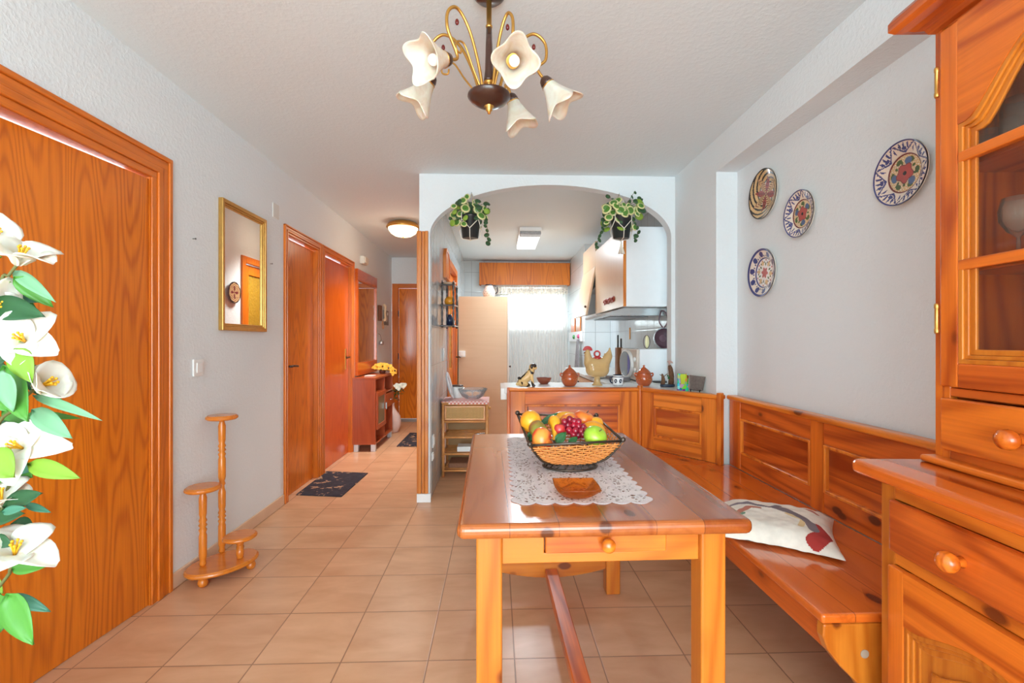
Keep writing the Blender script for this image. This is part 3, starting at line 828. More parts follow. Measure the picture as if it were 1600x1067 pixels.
# ------------------------------------------------------------------ cushion
cm = [P('cushion_cream', (240, 232, 218), .9, var=.12, vscale=30), P('cushion_slate', (128, 116, 122), .9, var=.1), P('cushion_red', (176, 56, 50), .9, var=.1), P('cushion_green', (110, 150, 124), .9), P('cushion_rose', (190, 120, 100), .9), P('cushion_sand', (226, 200, 150), .9)]
from mathutils import Euler
def segd(p, a, b):
    ax, ay = b[0]-a[0], b[1]-a[1]; l2 = ax*ax+ay*ay; t_ = max(0, min(1, ((p[0]-a[0])*ax+(p[1]-a[1])*ay)/l2)); return math.hypot(p[0]-a[0]-t_*ax, p[1]-a[1]-t_*ay)
strokes = [([(-.95, .2), (-.5, .35), (-.1, .25), (.05, .38)], .06, 1), ([(.0, .25), (.35, .05), (.55, -.25), (.6, -.5)], .09, 1), ([(.62, -.35), (.75, -.6), (.6, -.85)], .14, 2),
           ([(-.85, -.5), (-.6, -.2), (-.45, .1), (-.3, .12)], .07, 4), ([(-.95, -.7), (-.8, -.35), (-.55, -.3)], .06, 3), ([(-.7, .7), (-.5, .85), (-.3, .8)], .05, 4), ([(.2, .0), (.45, -.2), (.4, -.5)], .05, 5), ([(.5, .6), (.7, .4)], .05, 4)]
def cmf(u, v):
    v = v*2-1; u = u*2-1
    for pl, w, m in strokes:
        if min(segd((u, v), pl[i], pl[i+1]) for i in range(len(pl)-1)) < w: return m
    return 0
def cf(u, v):
    x, y = u*2-1, v*2-1
    pin = 1-.10*(1-abs(x))**1*0-.07*(1-x*x)*(y*y)-.0
    X_ = x*(1-.10*(1-y*y)*x*x*0-.09*math.cos(y*PI/2)*abs(x)**3); Y_ = y*(1-.09*math.cos(x*PI/2)*abs(y)**3)
    h = (max(0, (1-x**4)*(1-y**4)))**.6*.062
    h += .008*noise.noise(Vector((x*2.2, y*2.2, 3)))*(1-x*x)*(1-y*y)+.004*noise.noise(Vector((x*6, y*6, 1)))
    return (X_*.215, Y_*.215, .012+h)
def cf2(u, v):
    p = cf(u, v); return (p[0], p[1], .012-(p[2]-.012)*.17)
b = B().grid(cf, 170, 170, cmf).grid(cf2, 24, 24, lambda u, v: 0)
o = obj('cushion', b, cm); o['label'] = 'cream cushion with painted slate, red and green strokes lying on the bench seat'; o['category'] = 'cushion'
o.location = (1.135, 1.865, .4515); o.rotation_euler = (0, 0, R(-32))
# ------------------------------------------------------------------ hutch
t = thing('hutch_cabinet', 'tall orange pine hutch with glazed upper door and drawers, at the right edge', 'cabinet')
Wd = 1.16   # length along -y
def yb(u0, u1): return (-u1, -u0)
ZM, YM, HM = wood('amber', 'z'), wood('amber', 'y'), wood('honey', 'z')
HPL = wood('amber', 'z', True, None, .2)
def bx(x0, x1, u0, u1, z0, z1, b=None): return (b or B()).box(x0, x1, -u1, -u0, z0, z1)
# lower body: sides, back, base, frame
for q in ((.022, .44, 0, .022, 0, .862), (.022, .44, Wd-.022, Wd, 0, .862)): obj('lower_side', bx(*q), ZM, t)
obj('lower_back', bx(.42, .44, .022, Wd-.022, 0, .862), ZM, t); obj('floor_board', bx(.03, .42, .022, Wd-.022, .06, .08), ZM, t)
for ua, ub in ((0, .045), (Wd-.045, Wd), (.555, .60)): obj('lower_stile', bx(0, .022, ua, ub, 0 if ua != .555 else .0855, .8625 if ua != .555 else .8055), wood('honey', 'z'), t, bev=.002)
for za, zb_ in ((.806, .862), (.636, .672), (0, .085)): obj('lower_rail', bx(0, .0215, .0455, Wd-.0455, za, zb_), wood('pine', 'y'), t, bev=.002)
b = B().prism([(-.08, -Wd-.01), (.445, -Wd-.01), (.445, .012), (-.08, .012)], 'xy', .866, .900)
b = B().prism(rrect(-.08, .445, -Wd-.01, .012, .02), 'xy', .863, .900)
obj('countertop', b, wood('red', 'y', True, ('x', .14), .14, coat=.5), t, bev=.014, seg=4)
def knob(u, z, x, par):
    obj('knob', B().lathe([(.013, 0), (.010, .010), (.0115, .014), (.020, .020), (.0235, .030), (.021, .042), (.010, .050), (0, .051)], (x, -u, z), (-1, 0, 0), 24), wood('amber', 'x', False, rough=.1), par)
for u0, u1 in ((.045, .555), (.60, 1.11)):
    d = bx(-.018, 0.004, u0, u1, .672, .806)
    o = obj('drawer', d, wood('red', 'y'), t, bev=.007, seg=3); knob((u0+u1)/2-.05, .736, -.018, o)
def archtop(uL, uR, zl, rise, n=24, k=2.0):
    """cathedral curve from left to right"""
    out = []
    for i in range(n+1):
        s_ = i/n; e = min(s_, 1-s_)*2
        h = 0 if e < .12 else (math.sin((e-.12)/.88*PI/2))**1.3
        out.append((uL+(uR-uL)*s_, zl+rise*h))
    return out
def arch_door(t, u0, u1, z0, z1, x, sw, zl, rise, glazed=False, name='door'):
    """x = outer face; frame thickness .022 goes to +x"""
    n = 24
    a = archtop(u0+sw, u1-sw, zl, rise, n)
    inner = [(u1-sw, z0+sw+.01), (u0+sw, z0+sw+.01)]+a
    d = thing(name, None, None); d.parent = t; d.name = name
    obj('stile', B().box(x, x+.022, -(u0+sw), -u0, z0, z1), wood('amber', 'z'), d, bev=.004); obj('stile', B().box(x, x+.022, -u1, -(u1-sw), z0, z1), wood('amber', 'z'), d, bev=.004)
    top = B()
    for i in range(n):
        (ua, za), (ub, zb_) = a[i], a[i+1]
        top.add([(x, -ua, za), (x, -ub, zb_), (x, -ub, z1), (x, -ua, z1), (x+.022, -ua, za), (x+.022, -ub, zb_), (x+.022, -ub, z1), (x+.022, -ua, z1)], [(0, 1, 2, 3), (7, 6, 5, 4), (0, 4, 5, 1), (2, 6, 7, 3)])
    bt = B().box(x, x+.022, -(u1-sw), -(u0+sw), z0, z0+sw+.01)
    obj('top_rail', top, wood('amber', 'y'), d); obj('bottom_rail', bt, wood('red', 'y'), d, bev=.003)
    # stepped moulding following the opening
    mo = B()
    def off(k):  # shrink loop
        aa = archtop(u0+sw+k, u1-sw-k, zl-k*.9, rise, n)
        return [(-(u1-sw-k), z0+sw+.01+k), (-(u0+sw+k), z0+sw+.01+k)]+[(-p, q) for p, q in aa]
    def offr(k):
        aa = archtop(u0+sw+k, u1-sw-k, zl-k*.9, rise, n)
        return [(-(u1-sw-k), z0+sw+.01+k), (-(u0+sw+k), z0+sw+.01+k)]+[(-p, q) for p, q in aa]
    mo.ring(off(0), off(.012), 'yz', x+.001, x+.02); mo.ring(off(.012), off(.022), 'yz', x+.006, x+.02); mo.ring(off(.022), off(.036), 'yz', x+.011, x+.02)
    obj('moulding', mo, wood('honey', 'z', False), d, bev=.002)
    k = .036
    if not glazed:
        obj('panel', B().prism(off(k)[::-1], 'yz', x+.014, x+.02), wood('honey', 'z'), d)
        obj('raised_panel', B().prism(off(k+.035)[::-1], 'yz', x+.006, x+.014), wood('honey', 'z'), d, bev=.006, seg=2)
    else:
        obj('glass_pane', B().prism(off(k-.004)[::-1], 'yz', x+.015, x+.018), _mc.setdefault('cabinet_glass', _mc.get('cabinet_glass') or thin_glass('cabinet_glass', (240, 234, 228), .35, .03, (210, 190, 176))), d)
    return d
for u0, u1 in ((.043, .557), (.598, 1.112)):
    arch_door(t, u0, u1, .075, .634, -.018, .052, .50, .05)
# upper part
obj('upper_side', bx(.13, .44, .018, .038, .9005, 2.05), ZM, t); obj('upper_side', bx(.13, .44, Wd-.038, Wd-.018, .9005, 2.05), ZM, t)
obj('upper_back', bx(.425, .44, .038, Wd-.038, .9005, 2.05), wood('amber', 'z', True, ('y', .11)), t)
for ua, ub in ((.038, .06), (Wd-.06, Wd-.038), (.555, .60)): obj('upper_stile', bx(.13, .15, ua, ub, .9005, 2.05), wood('amber', 'z'), t, bev=.002)
for (xb, za, zb_) in ((.149, .9005, .938), (.149, 1.0785, 1.1)): obj('upper_rail', bx(.1305, xb, .0605, Wd-.0605, za, zb_), wood('red', 'y'), t, bev=.002)
obj('drawer_board', bx(.15, .42, .04, Wd-.04, 1.074, 1.088), wood('red', 'y'), t); obj('top_board', bx(.13, .42, .04, Wd-.04, 2.03, 2.045), wood('red', 'y'), t)
obj('base_moulding', B().box(.086, .13, -Wd, -.016, .9005, .919), wood('amber', 'y'), t, bev=.008, seg=3)
for u0, u1 in ((.05, .565), (.595, 1.11)):
    d = bx(.112, .13, u0, u1, .94, 1.074)
    o = obj('drawer', d, wood('amber', 'y'), t, bev=.005, seg=3); knob(u0+.2, 1.005, .112, o)
dd = []
for u0, u1 in ((.05, .565), (.595, 1.11)):
    d = arch_door(t, u0, u1, 1.104, 2.028, .112, .05, 1.765, .155, True, 'glazed_door')
    for z in (1.69, 1.42):
        obj('glazing_bar', B().box(.112, .134, -(u1-.05), -(u0+.05), z-.022, z+.004), wood('amber', 'y'), d, bev=.003)
    for z in (1.24, 1.86):
        obj('hinge', B().lathe([(.004, 0), (.0055, .004), (.0055, .012), (.0045, .014), (.0045, .066), (.0055, .068), (.0055, .076), (.004, .08)], (.108, -(u0-.004), z), seg=10), M_brass, d)
for z in (1.682, 1.412): obj('shelf', bx(.155, .425, .04, Wd-.04, z-.016, z), wood('amber', 'y'), t, bev=.002)
# cornice
prof = [(.13, 2.045), (.118, 2.05), (.112, 2.062), (.096, 2.068), (.085, 2.075), (.062, 2.078), (.05, 2.088), (.05, 2.11), (.06, 2.125), (.14, 2.125), (.14, 2.045)]
b = B()
def cring(k):
    out = []
    for (x, z) in prof:
        e = .13-x
        out.append((x, z, e))
    return out
for i in range(len(prof)):
    pass
V0 = [Vector((x, -.018+(.13-x)*.75, z)) for x, z in prof]; V1 = [Vector((x, -Wd+.018-(.13-x), z)) for x, z in prof]
n = len(prof)
V2 = [Vector((.43, -.018+(.13-x)*.75, z)) for x, z in prof]
b.add(V0+V1+V2, [(i, (i+1) % n, n+(i+1) % n, n+i) for i in range(n)]+[(2*n+i, 2*n+(i+1) % n, (i+1) % n, i) for i in range(n)]+[tuple(range(n, 2*n)), tuple(reversed(range(2*n, 3*n)))])
obj('cornice', b, wood('red', 'y'), t)
t.location = (1.05, 1.24, 0); t.rotation_euler = (0, 0, R(-2.8))
HM_ = Matrix.Translation(Vector((1.05, 1.24, 0))) @ Matrix.Rotation(R(-2.8), 4, 'Z')
# glasses in the hutch
def glass(x, u, z, prof, label, name='wine_glass', cat='glass', grp=None):
    p = HM_ @ Vector((x, -u, z))
    o = one(name, B().lathe(prof, p, seg=24, caps=False), M_glass, label, cat, grp)
wg = [(.028, 0), (.028, .002), (.004, .006), (.0035, .055), (.02, .07), (.034, .095), (.036, .12), (.03, .15), (.0285, .15), (.034, .12), (.032, .096), (.018, .073), (0, .066)]
tg = [(0, .001), (.024, .001), (.028, .07), (.0265, .07), (.0225, .006), (0, .006)]
glass(.20, .085, 1.683, [(a, q) for a, q in tg], 'small clear tumbler at the left of the upper hutch shelf', 'tumbler')
glass(.20, .15, 1.683, tg, 'small clear tumbler beside the wine glass on the upper hutch shelf', 'tumbler')
glass(.27, .095, 1.683, wg, 'clear stemmed glass on the upper hutch shelf near the frame edge')
glass(.28, .18, 1.683, wg, 'clear stemmed glass at the back left of the upper hutch shelf')
glass(.20, .16, 1.413, wg, 'clear glass on the middle hutch shelf')
# ------------------------------------------------------------------ chandelier
ALAB = NT('alabaster_glass'); s = ALAB
n = s.noise(s.obj(), 11, 4, .6, 1.2)
s.l(s.mix(s.ramp(n, .35, .7), lin((250, 238, 224)), lin((230, 200, 176))), s.b.inputs['Base Color'])
s.b.inputs['Roughness'].default_value = .3; s.b.inputs['Transmission Weight'].default_value = .15
s.b.inputs['Subsurface Weight'].default_value = .3; s.b.inputs['Subsurface Scale'].default_value = .03; ALAB = s.m
cc = Vector((-.028, 1.72, 0))
t = thing('chandelier', 'brass chandelier with five alabaster tulip shades hanging from the ceiling', 'chandelier')
obj('canopy', B().lathe([(.058, 2.499), (.058, 2.492), (.045, 2.480), (.018, 2.476), (.010, 2.472)], cc, seg=32), M_dark, t)
obj('rod', B().lathe([(.0095, 2.473), (.0095, 2.385), (.012, 2.382), (.012, 2.376), (.008, 2.372)], cc, seg=16), M_brass, t)
obj('stem', B().lathe([(.010, 2.377), (.0125, 2.31), (.015, 2.22), (.019, 2.183), (.0195, 2.176)], cc, seg=20), M_dark, t)
obj('collar', B().lathe([(.019, 2.176), (.021, 2.172), (.019, 2.166), (.013, 2.163), (.013, 2.158), (.02, 2.155)], cc, seg=20), M_brass, t)
obj('body', B().lathe([(.02, 2.157), (.026, 2.150), (.027, 2.142), (.058, 2.136), (.078, 2.126), (.079, 2.120), (.066, 2.105), (.045, 2.092), (.022, 2.085), (0, 2.084)], cc, seg=36), M_dark, t)
obj('finial', B().lathe([(.018, 2.092), (.02, 2.086), (.012, 2.078), (.013, 2.072), (.007, 2.066), (.005, 2.058), (0, 2.056)], cc, seg=18), M_brass, t)
shades = [((-.165, 1.603, 2.185), (-.62, -.65, -.42)), ((.055, 1.63, 2.20), (.06, -.85, -.5)), ((-.245, 1.783, 2.222), (-.6, .1, -.8)), ((.06, 1.92, 2.228), (.35, .1, -.93)), ((.182, 1.764, 2.21), (.62, 0, -.8))]
BULB = P('pearl_bulb', (250, 248, 244), .25, var=0, emit=(255, 246, 235), es=.15)
for k, (hold, dr_) in enumerate(shades):
    base = Vector(hold); dn = Vector(dr_).normalized(); hv = Vector((base.x-cc.x, base.y-cc.y, 0))
    def h(f, z, hv=hv): return Vector((cc.x+hv.x*f, cc.y+hv.y*f, z))
    path = smoothpath([h(.16, 2.133), h(.27, 2.22), h(.50, 2.325), h(.78, 2.378), h(1.0, 2.352), h(1.02, 2.29), base-dn*.045+Vector((0, 0, .01)), base-dn*.006], 7)
    arm = obj('arm', B().tube(path, .0056, 10), M_brass, t)
    obj('scroll', B().tube(smoothpath([h(.2, 2.135), h(.42, 2.20), h(.62, 2.265), h(.80, 2.262), h(.82, 2.235), h(.72, 2.228), h(.70, 2.245)], 6), .0034, 8), M_brass, arm)
    obj('bead', B().sph(h(.80, 2.33), (.007, .007, .011), 10), P('red_brown_bead', (110, 34, 30), .15), arm)
    obj('shade_holder', B().lathe([(.010, -.012), (.019, -.004), (.024, .010), (.025, .021), (.023, .022)], base, dn, 20), M_dark, arm)
    obj('brass_ring', B().lathe([(.0255, .019), (.0275, .022), (.0255, .025)], base, dn, 24), M_brass, arm)
    q = Vector((0, 0, 1)).rotation_difference(dn).to_matrix()
    def fn(u, v, base=base, q=q, k=k):
        aa = 2*PI*u+k; rad = .022+.022*v+.024*v**2
        sq = 1+(.30*abs(math.cos(2*aa))**2.2-.10)*min(1, v*1.3)
        zz_ = .014+.108*v+.022*(abs(math.cos(2*aa))**2-.4)*v**3
        return base+q @ Vector((math.cos(aa)*rad*sq, math.sin(aa)*rad*sq, zz_))
    obj('glass_shade', B().grid(fn, 64, 14, cu=True), ALAB, arm, solid=.003)
    obj('socket', B().lathe([(.0125, .016), (.013, .055), (.011, .056)], base, dn, 16), M_black, arm)
    obj('bulb', B().sph(base+dn*.072, (.0185, .0185, .0185), 16), BULB, arm)
rebase(t)
# ------------------------------------------------------------------ plant stand
t = thing('plant_stand', 'turned wooden three tier plant stand on an oval base by the left wall', 'plant stand')
SW = wood('stand', 'x', False, rough=.2); SWZ = wood('stand', 'z', False, rough=.2)
bc_ = Vector((-1.436, 2.497, 0)); ba = R(52)
def ell(c, a, b_, z, rot, n=48): return [Vector((c[0]+a*math.cos(q)*math.cos(rot)-b_*math.sin(q)*math.sin(rot), c[1]+a*math.cos(q)*math.sin(rot)+b_*math.sin(q)*math.cos(rot), z)) for q in [2*PI*i/n for i in range(n)]]
def disc(c, a, b_, z0, th, rot):
    return loft(B(), [ell(c, a-.008, b_-.008, z0, rot), ell(c, a-.001, b_-.001, z0+th*.25, rot), ell(c, a, b_, z0+th*.5, rot), ell(c, a-.002, b_-.002, z0+th*.75, rot), ell(c, a-.006, b_-.006, z0+th*.8, rot), ell(c, a-.010, b_-.010, z0+th, rot)], smooth=False)
obj('base', disc(bc_, .175, .125, .045, .024, ba), SW, t)
for q in (R(35), R(145), R(215), R(325)):
    p = ell(bc_, .14, .10, 0, ba, 360)[int(math.degrees(q))]
    obj('foot', B().lathe([(.012, 0), (.021, .008), (.024, .022), (.02, .036), (.012, .044)], (p.x, p.y, 0), seg=18), SWZ, t)
def turned(x, y, z0, z1, unit, par=t):
    n = max(1, round((z1-z0)/unit)); h = (z1-z0)/n; pr = []
    for i in range(n):
        o = z0+i*h
        for (r, q) in ((.012, 0), (.017, .03), (.013, .07), (.016, .1), (.0185, .14), (.0185, .40), (.015, .44), (.019, .48), (.013, .51), (.02, .54), (.014, .57), (.019, .60), (.014, .64), (.0175, .69), (.0185, .9), (.013, .96), (.012, 1.0)): pr.append((r, o+q*h))
    obj('turned_post', B().lathe(pr, (x, y, 0), seg=18), SWZ, par)
tall, mid, low = (-1.50, 2.60), (-1.508, 2.447), (-1.365, 2.53)
turned(tall[0], tall[1], .069, .795, .36); obj('round_shelf', disc(tall, .078, .078, .795, .024, 0), SW, t)
turned(mid[0], mid[1], .069, .455, .386); obj('round_shelf', disc(mid, .083, .078, .455, .024, ba), SW, t)
turned(low[0], low[1], .069, .172, .25); obj('round_shelf', disc(low, .083, .078, .172, .022, ba), SW, t)
rebase(t)
# ------------------------------------------------------------------ wall mirror
t = thing('wall_mirror', 'tall gold framed mirror on the left wall between the doors', 'mirror')
y0, y1, z0, z1 = 2.735, 3.25, 1.285, 2.05
rec = lambda k: [(y0+k, z0+k), (y1-k, z0+k), (y1-k, z1-k), (y0+k, z1-k)]
b = B().ring(rec(0), rec(.022), 'yz', WL+.001, WL+.028).ring(rec(.022), rec(.032), 'yz', WL+.001, WL+.02).ring(rec(.032), rec(.042), 'yz', WL+.001, WL+.014)
obj('frame', b, M_gold, t, bev=.003); obj('mirror_pane', B().box(WL+.003, WL+.008, y0+.04, y1-.04, z0+.04, z1-.04), M_mirror, t)
rebase(t)
# switches and plates on the left wall
def switch(x, y, z, w, h, label, name='light_switch', rocker=True, face=1):
    t = thing(name, label, 'switch' if name == 'light_switch' else 'outlet')
    obj('plate', B().box(x, x+face*.009, y-w/2, y+w/2, z-h/2, z+h/2), M_white, t, bev=.003, seg=3)
    if rocker: obj('rocker', B().box(x+face*.009, x+face*.014, y-w*.26, y+w*.26, z-h*.3, z+h*.3), M_white, t, bev=.002)
    return rebase(t)
switch(WL, 2.55, 1.08, .085, .09, 'white light switch on the left wall above the plant stand')
one('junction_cover', B().box(WL-.001, WL+.006, 3.385, 3.475, 2.11, 2.215), P('painted_cover', (222, 220, 214), .7, var=.03), 'off-white rectangular blanking plate high on the left wall beside the door', 'cover plate', bev=.002)
for (py, pz, lab) in ((atx(301, 373, WL).y, atx(301, 373, WL).z, 'small nail in the left wall between the first door and the gold mirror'), (atx(422, 412, WL).y, atx(422, 412, WL).z, 'small nail in the left wall right of the gold mirror')):
    one('wall_nail', B().lathe([(.002, 0), (.002, .014), (.005, .0145), (.005, .017)], (WL, py, pz), (1, 0, 0), 8), P('nail_steel', (130, 130, 130), .4, metal=.8), lab, 'nail')
# doorbell chime / thermostat
t = thing('doorbell_chime', 'small beige chime box high on the hall wall above the tall hall mirror', 'chime')
obj('housing', B().box(WL-.001, WL+.05, 5.52, 5.68, 2.135, 2.225), P('beige_plastic', (226, 220, 208), .45), t, bev=.006)
obj('cover', B().box(WL+.05, WL+.062, 5.53, 5.67, 2.145, 2.215), P('beige_plastic', (226, 220, 208), .45), t, bev=.004)
rebase(t)
# hall mirror
t = thing('hall_mirror', 'tall mirror in a wide red wood frame above the hall sideboard', 'mirror')
y0, y1, z0, z1 = 5.32, 6.17, .83, 2.045
CHY, CHZ = wood('oakred', 'y', False, rough=.25), wood('cherry', 'z', False, rough=.25)
obj('frame_rail', B().box(WL, WL+.035, y0, y1, z1-.13, z1), CHY, t, bev=.004); obj('frame_rail', B().box(WL, WL+.035, y0, y1, z0, z0+.15), CHY, t, bev=.004)
obj('frame_stile', B().box(WL, WL+.03, y0, y0+.05, z0+.15, z1-.13), OAKR, t, bev=.003); obj('frame_stile', B().box(WL, WL+.03, y1-.012, y1, z0+.15, z1-.13), OAKR, t, bev=.003)
obj('mirror_pane', B().box(WL+.004, WL+.012, y0+.05, y1-.012, z0+.15, z1-.13), M_mirror, t)
rebase(t)
# sideboard
t = thing('hall_sideboard', 'narrow cherry wood hall sideboard on square silver feet', 'sideboard')
x0, x1, y0, y1, ym = -1.592, -1.335, 5.2, 6.05, 5.625
CZ = wood('cherry', 'z', False, rough=.3); CY = wood('cherry', 'y', False, rough=.3)
obj('top', B().box(x0, x1, y0, y1, .795, .82), CY, t, bev=.003)
for (a, b_) in ((y0, y0+.022), (ym-.011, ym+.011), (y1-.022, y1)): obj('side', B().box(x0, x1-.004, a, b_, .095, .795), CZ, t)
obj('bottom', B().box(x0, x1-.004, y0, y1, .08, .095), CY, t); obj('back', B().box(x0, x0+.012, y0+.02, y1-.02, .095, .795), CZ, t)
for (a, b_, z) in ((y0+.022, ym-.011, .635), (y0+.022, ym-.011, .25), (ym+.011, y1-.022, .60), (ym+.011, y1-.022, .41)): obj('shelf', B().box(x0+.012, x1-.006, a, b_, z, z+.016), CY, t)
d = obj('door', B().ring([(y0+.012, .24), (ym-.002, .24), (ym-.002, .65), (y0+.012, .65)], [(y0+.06, .29), (ym-.05, .29), (ym-.05, .60), (y0+.06, .60)], 'yz', x1-.002, x1+.016), wood('cherry', 'z', False, rough=.3), t, bev=.002)
obj('frosted_glass', B().box(x1+.003, x1+.008, y0+.06, ym-.05, .29, .60), P('frosted_green_glass', (120, 118, 92), .3), d)
obj('door_pull', B().box(x1+.016, x1+.034, ym-.045, ym-.025, .42, .5), M_chrome, d, bev=.003)
d = obj('drawer', B().box(x1-.01, x1+.014, ym+.005, y1-.008, .43, .585), CY, t, bev=.002)
obj('drawer_pull', B().tube([(x1+.014, 5.80, .508), (x1+.034, 5.80, .508), (x1+.034, 5.87, .508), (x1+.014, 5.87, .508)], .005, 8), M_chrome, d)
for a in (y0+.01, y1-.06):
    for xx in (x0+.012, x1-.058): obj('foot', B().box(xx, xx+.05, a, a+.05, 0, .08), P('silver_foot', (214, 220, 226), .3, metal=.3), t, bev=.003)
rebase(t)
one('folded_paper', B().box(-1.50, -1.40, 5.34, 5.47, .821, .833), P('pink_white_paper', (236, 210, 200), .7), 'small pinkish paper packet on the near end of the hall sideboard', 'paper', bev=.002)
# petal / flower helpers
PET = NT('white_petal'); s = PET
s.b.inputs['Base Color'].default_value = lin((238, 228, 212)); s.b.inputs['Roughness'].default_value = .55; s.b.inputs['Subsurface Weight'].default_value = .25; s.b.inputs['Subsurface Scale'].default_value = .02
PET = s.m
def flower(parent, c, d, size, n=6, mat=PET, stamen=True, name='flower', openness=.9, seed=0):
    rnd = random.Random(seed); q = Vector((0, 0, 1)).rotation_difference(Vector(d).normalized()).to_matrix(); c = Vector(c)
    b = B()
    for k in range(n):
        a = 2*PI*k/n+rnd.uniform(-.15, .15); op = openness*rnd.uniform(.75, 1.2); L_ = size*rnd.uniform(.85, 1.1); wd = size*(.80 if n < 8 else .36)*rnd.uniform(.85, 1.1); tw = rnd.uniform(-.3, .3)
        def fn(u, v, a=a, op=op, L_=L_, wd=wd, tw=tw):
            # profile: rises as trumpet then folds out
            rr_ = L_*(.10*u+.75*op*u**1.7); z = L_*(.75*u-.38*op*u**2.6)
            w = wd*(math.sin(PI*min(.97, .06+.91*u**1.25))**.62)*.5; x = (v-.5)*2
            lift = abs(x)**1.8*w*.55*(1-.5*u)+.03*size*math.sin(6*u+3*x+a)
            p = Vector((rr_-lift*.55*(1-op*.3), x*w, z+lift*.8+tw*x*w*.4))
            return c+q @ Vector((p.x*math.cos(a)-p.y*math.sin(a), p.x*math.sin(a)+p.y*math.cos(a), p.z))
        b.grid(fn, 9, 6)
    f = obj(name, b, mat, parent, solid=.0008)
    if stamen:
        sb = B()
        for k in range(6):
            a = 2*PI*k/6; e = c+q @ Vector((math.cos(a)*size*.09, math.sin(a)*size*.09, size*.5)); m_ = c+q @ Vector((math.cos(a)*size*.04, math.sin(a)*size*.04, size*.3))
            sb.tube([c+q @ Vector((0, 0, .02*size)), m_, e], size*.022, 5); sb.sph(e, size*.035, 6)
        obj('stamens', sb, P('yellow_stamen', (240, 184, 40), .5), f)
    return f
# yellow flowers on the sideboard
t = thing('flower_arrangement', 'small arrangement of yellow artificial flowers on the far end of the hall sideboard', 'flowers')
YF = P('yellow_petal', (242, 180, 60), .6)
obj('pot', B().lathe([(.03, .8205), (.04, .84), (.038, .86), (.032, .862)], (-1.43, 5.9, 0), seg=16), P('brown_pot', (120, 70, 50), .5), t)
for k, (dx, dy, dz) in enumerate(((0, 0, .06), (.075, -.03, .045), (-.06, .0, .05), (.13, -.02, .0))): flower(t, (-1.43+dx, 5.88+dy, .845+dz), (dx*4+.2, -1.0, .6), .062, 6, YF, False, seed=k, openness=1.2); 
b = B()
for k in range(9):
    a = k*.7; leafgrid(b, (-1.43, 5.9, .86), (-1.43+.11*math.cos(a), 5.9+.08*math.sin(a), .89+.04*math.sin(3*a)), .035)
obj('leaves', b, P('olive_leaf', (116, 120, 50), .5, var=.2), t, solid=.001)
b = B()
for (px, py) in ((607, 575), (617, 579)): b.sph(at(px, py, 5.80), .012, 8)
obj('flower_centre', b, M_dark, t)
rebase(t)
# floor vase with white flower
t = thing('floor_vase', 'pinkish white floor vase holding white artificial flowers beside the hall sideboard', 'vase')
vc = (-1.40, 6.33, 0)
obj('vase', B().lathe([(.055, 0), (.075, .01), (.105, .08), (.112, .15), (.10, .22), (.06, .28), (.03, .33), (.024, .37), (.03, .395)], vc, seg=28), P('pale_pink_ceramic', (236, 208, 200), .3), t)
b = B()
tips = [at(626, 610, 6.2), at(630, 615, 6.25), at(618, 612, 6.3)]
for p in tips: b.tube(smoothpath([(vc[0], vc[1], .38), (vc[0]+.03, vc[1], .5), p], 5), .004, 6)
obj('stems', b, M_leaf, t)
flower(t, at(622, 606, 6.2), (.2, -1, .8), .075, 6, PET, False, seed=3); flower(t, at(629, 603, 6.2), (.6, -.8, .4), .06, 6, PET, False, seed=4)
b = B(); 
for k in range(14):
    rnd = random.Random(k); a = rnd.uniform(0, 6.3); c0 = Vector((vc[0]+.06, vc[1]-.05, rnd.uniform(.42, .62)))
    leafgrid(b, c0, c0+Vector((.10*math.cos(a)+.02, .08*math.sin(a), rnd.uniform(-.07, .05))), .04)
obj('leaves', b, LFG, t, solid=.001)
rebase(t)
# intercom
t = thing('intercom_phone', 'wooden handset intercom with hanging cord on the hall wall', 'intercom')
ic = atx(592, 490, WL); IM = P('intercom_cream', (232, 200, 160), .35); IB = P('intercom_brown', (120, 70, 40), .35)
obj('base', B().box(WL, WL+.035, ic.y-.07, ic.y+.04, 1.50, 1.71), IB, t, bev=.006)
obj('handset', B().tube(smoothpath([(WL+.06, ic.y+.01, 1.715), (WL+.085, ic.y+.01, 1.69), (WL+.08, ic.y+.01, 1.60), (WL+.085, ic.y+.01, 1.53), (WL+.06, ic.y+.01, 1.505)], 5), [.02]*6+[.014]*8+[.014]*1+[.02]*6, 10), IM, t)
obj('cord', B().tube(smoothpath([(WL+.05, ic.y, 1.5), (WL+.05, ic.y-.02, 1.44), (WL+.05, ic.y+.03, 1.395), (WL+.05, ic.y+.06, 1.44), (WL+.04, ic.y+.05, 1.5)], 8), .006, 6), P('cord_orange', (214, 150, 100), .5), t)
rebase(t)
p = atx(591, 535, WL)
t = thing('hanging_bell', 'small silver ornament hanging by a cord below the intercom', 'ornament')
obj('bell', B().lathe([(.012, .03), (.03, .015), (.036, -.01), (.03, -.03), (.01, -.036), (0, -.036)], (WL+.04, p.y, p.z), seg=16), M_chrome, t)
obj('cord', B().tube([(WL+.04, p.y, p.z+.03), (WL+.03, p.y, p.z+.10), (WL+.002, p.y, p.z+.12)], .003, 6), M_dark, t)
rebase(t)
p = atx(601.5, 496, WL)
t = thing('tile_picture', 'small grey relief picture tile on the hall wall near the entrance door', 'picture')
obj('plaque', B().box(WL, WL+.02, p.y-.14, p.y+.14, p.z-.11, p.z+.10), P('grey_relief', (160, 160, 156), .7, var=.3, vscale=25, bump=.8), t, bev=.004)
obj('relief', B().sph((WL+.022, p.y, p.z-.02), (.014, .06, .05), 12).sph((WL+.022, p.y+.05, p.z+.05), (.01, .04, .03), 10), P('pale_relief', (206, 204, 198), .6), t)
rebase(t)
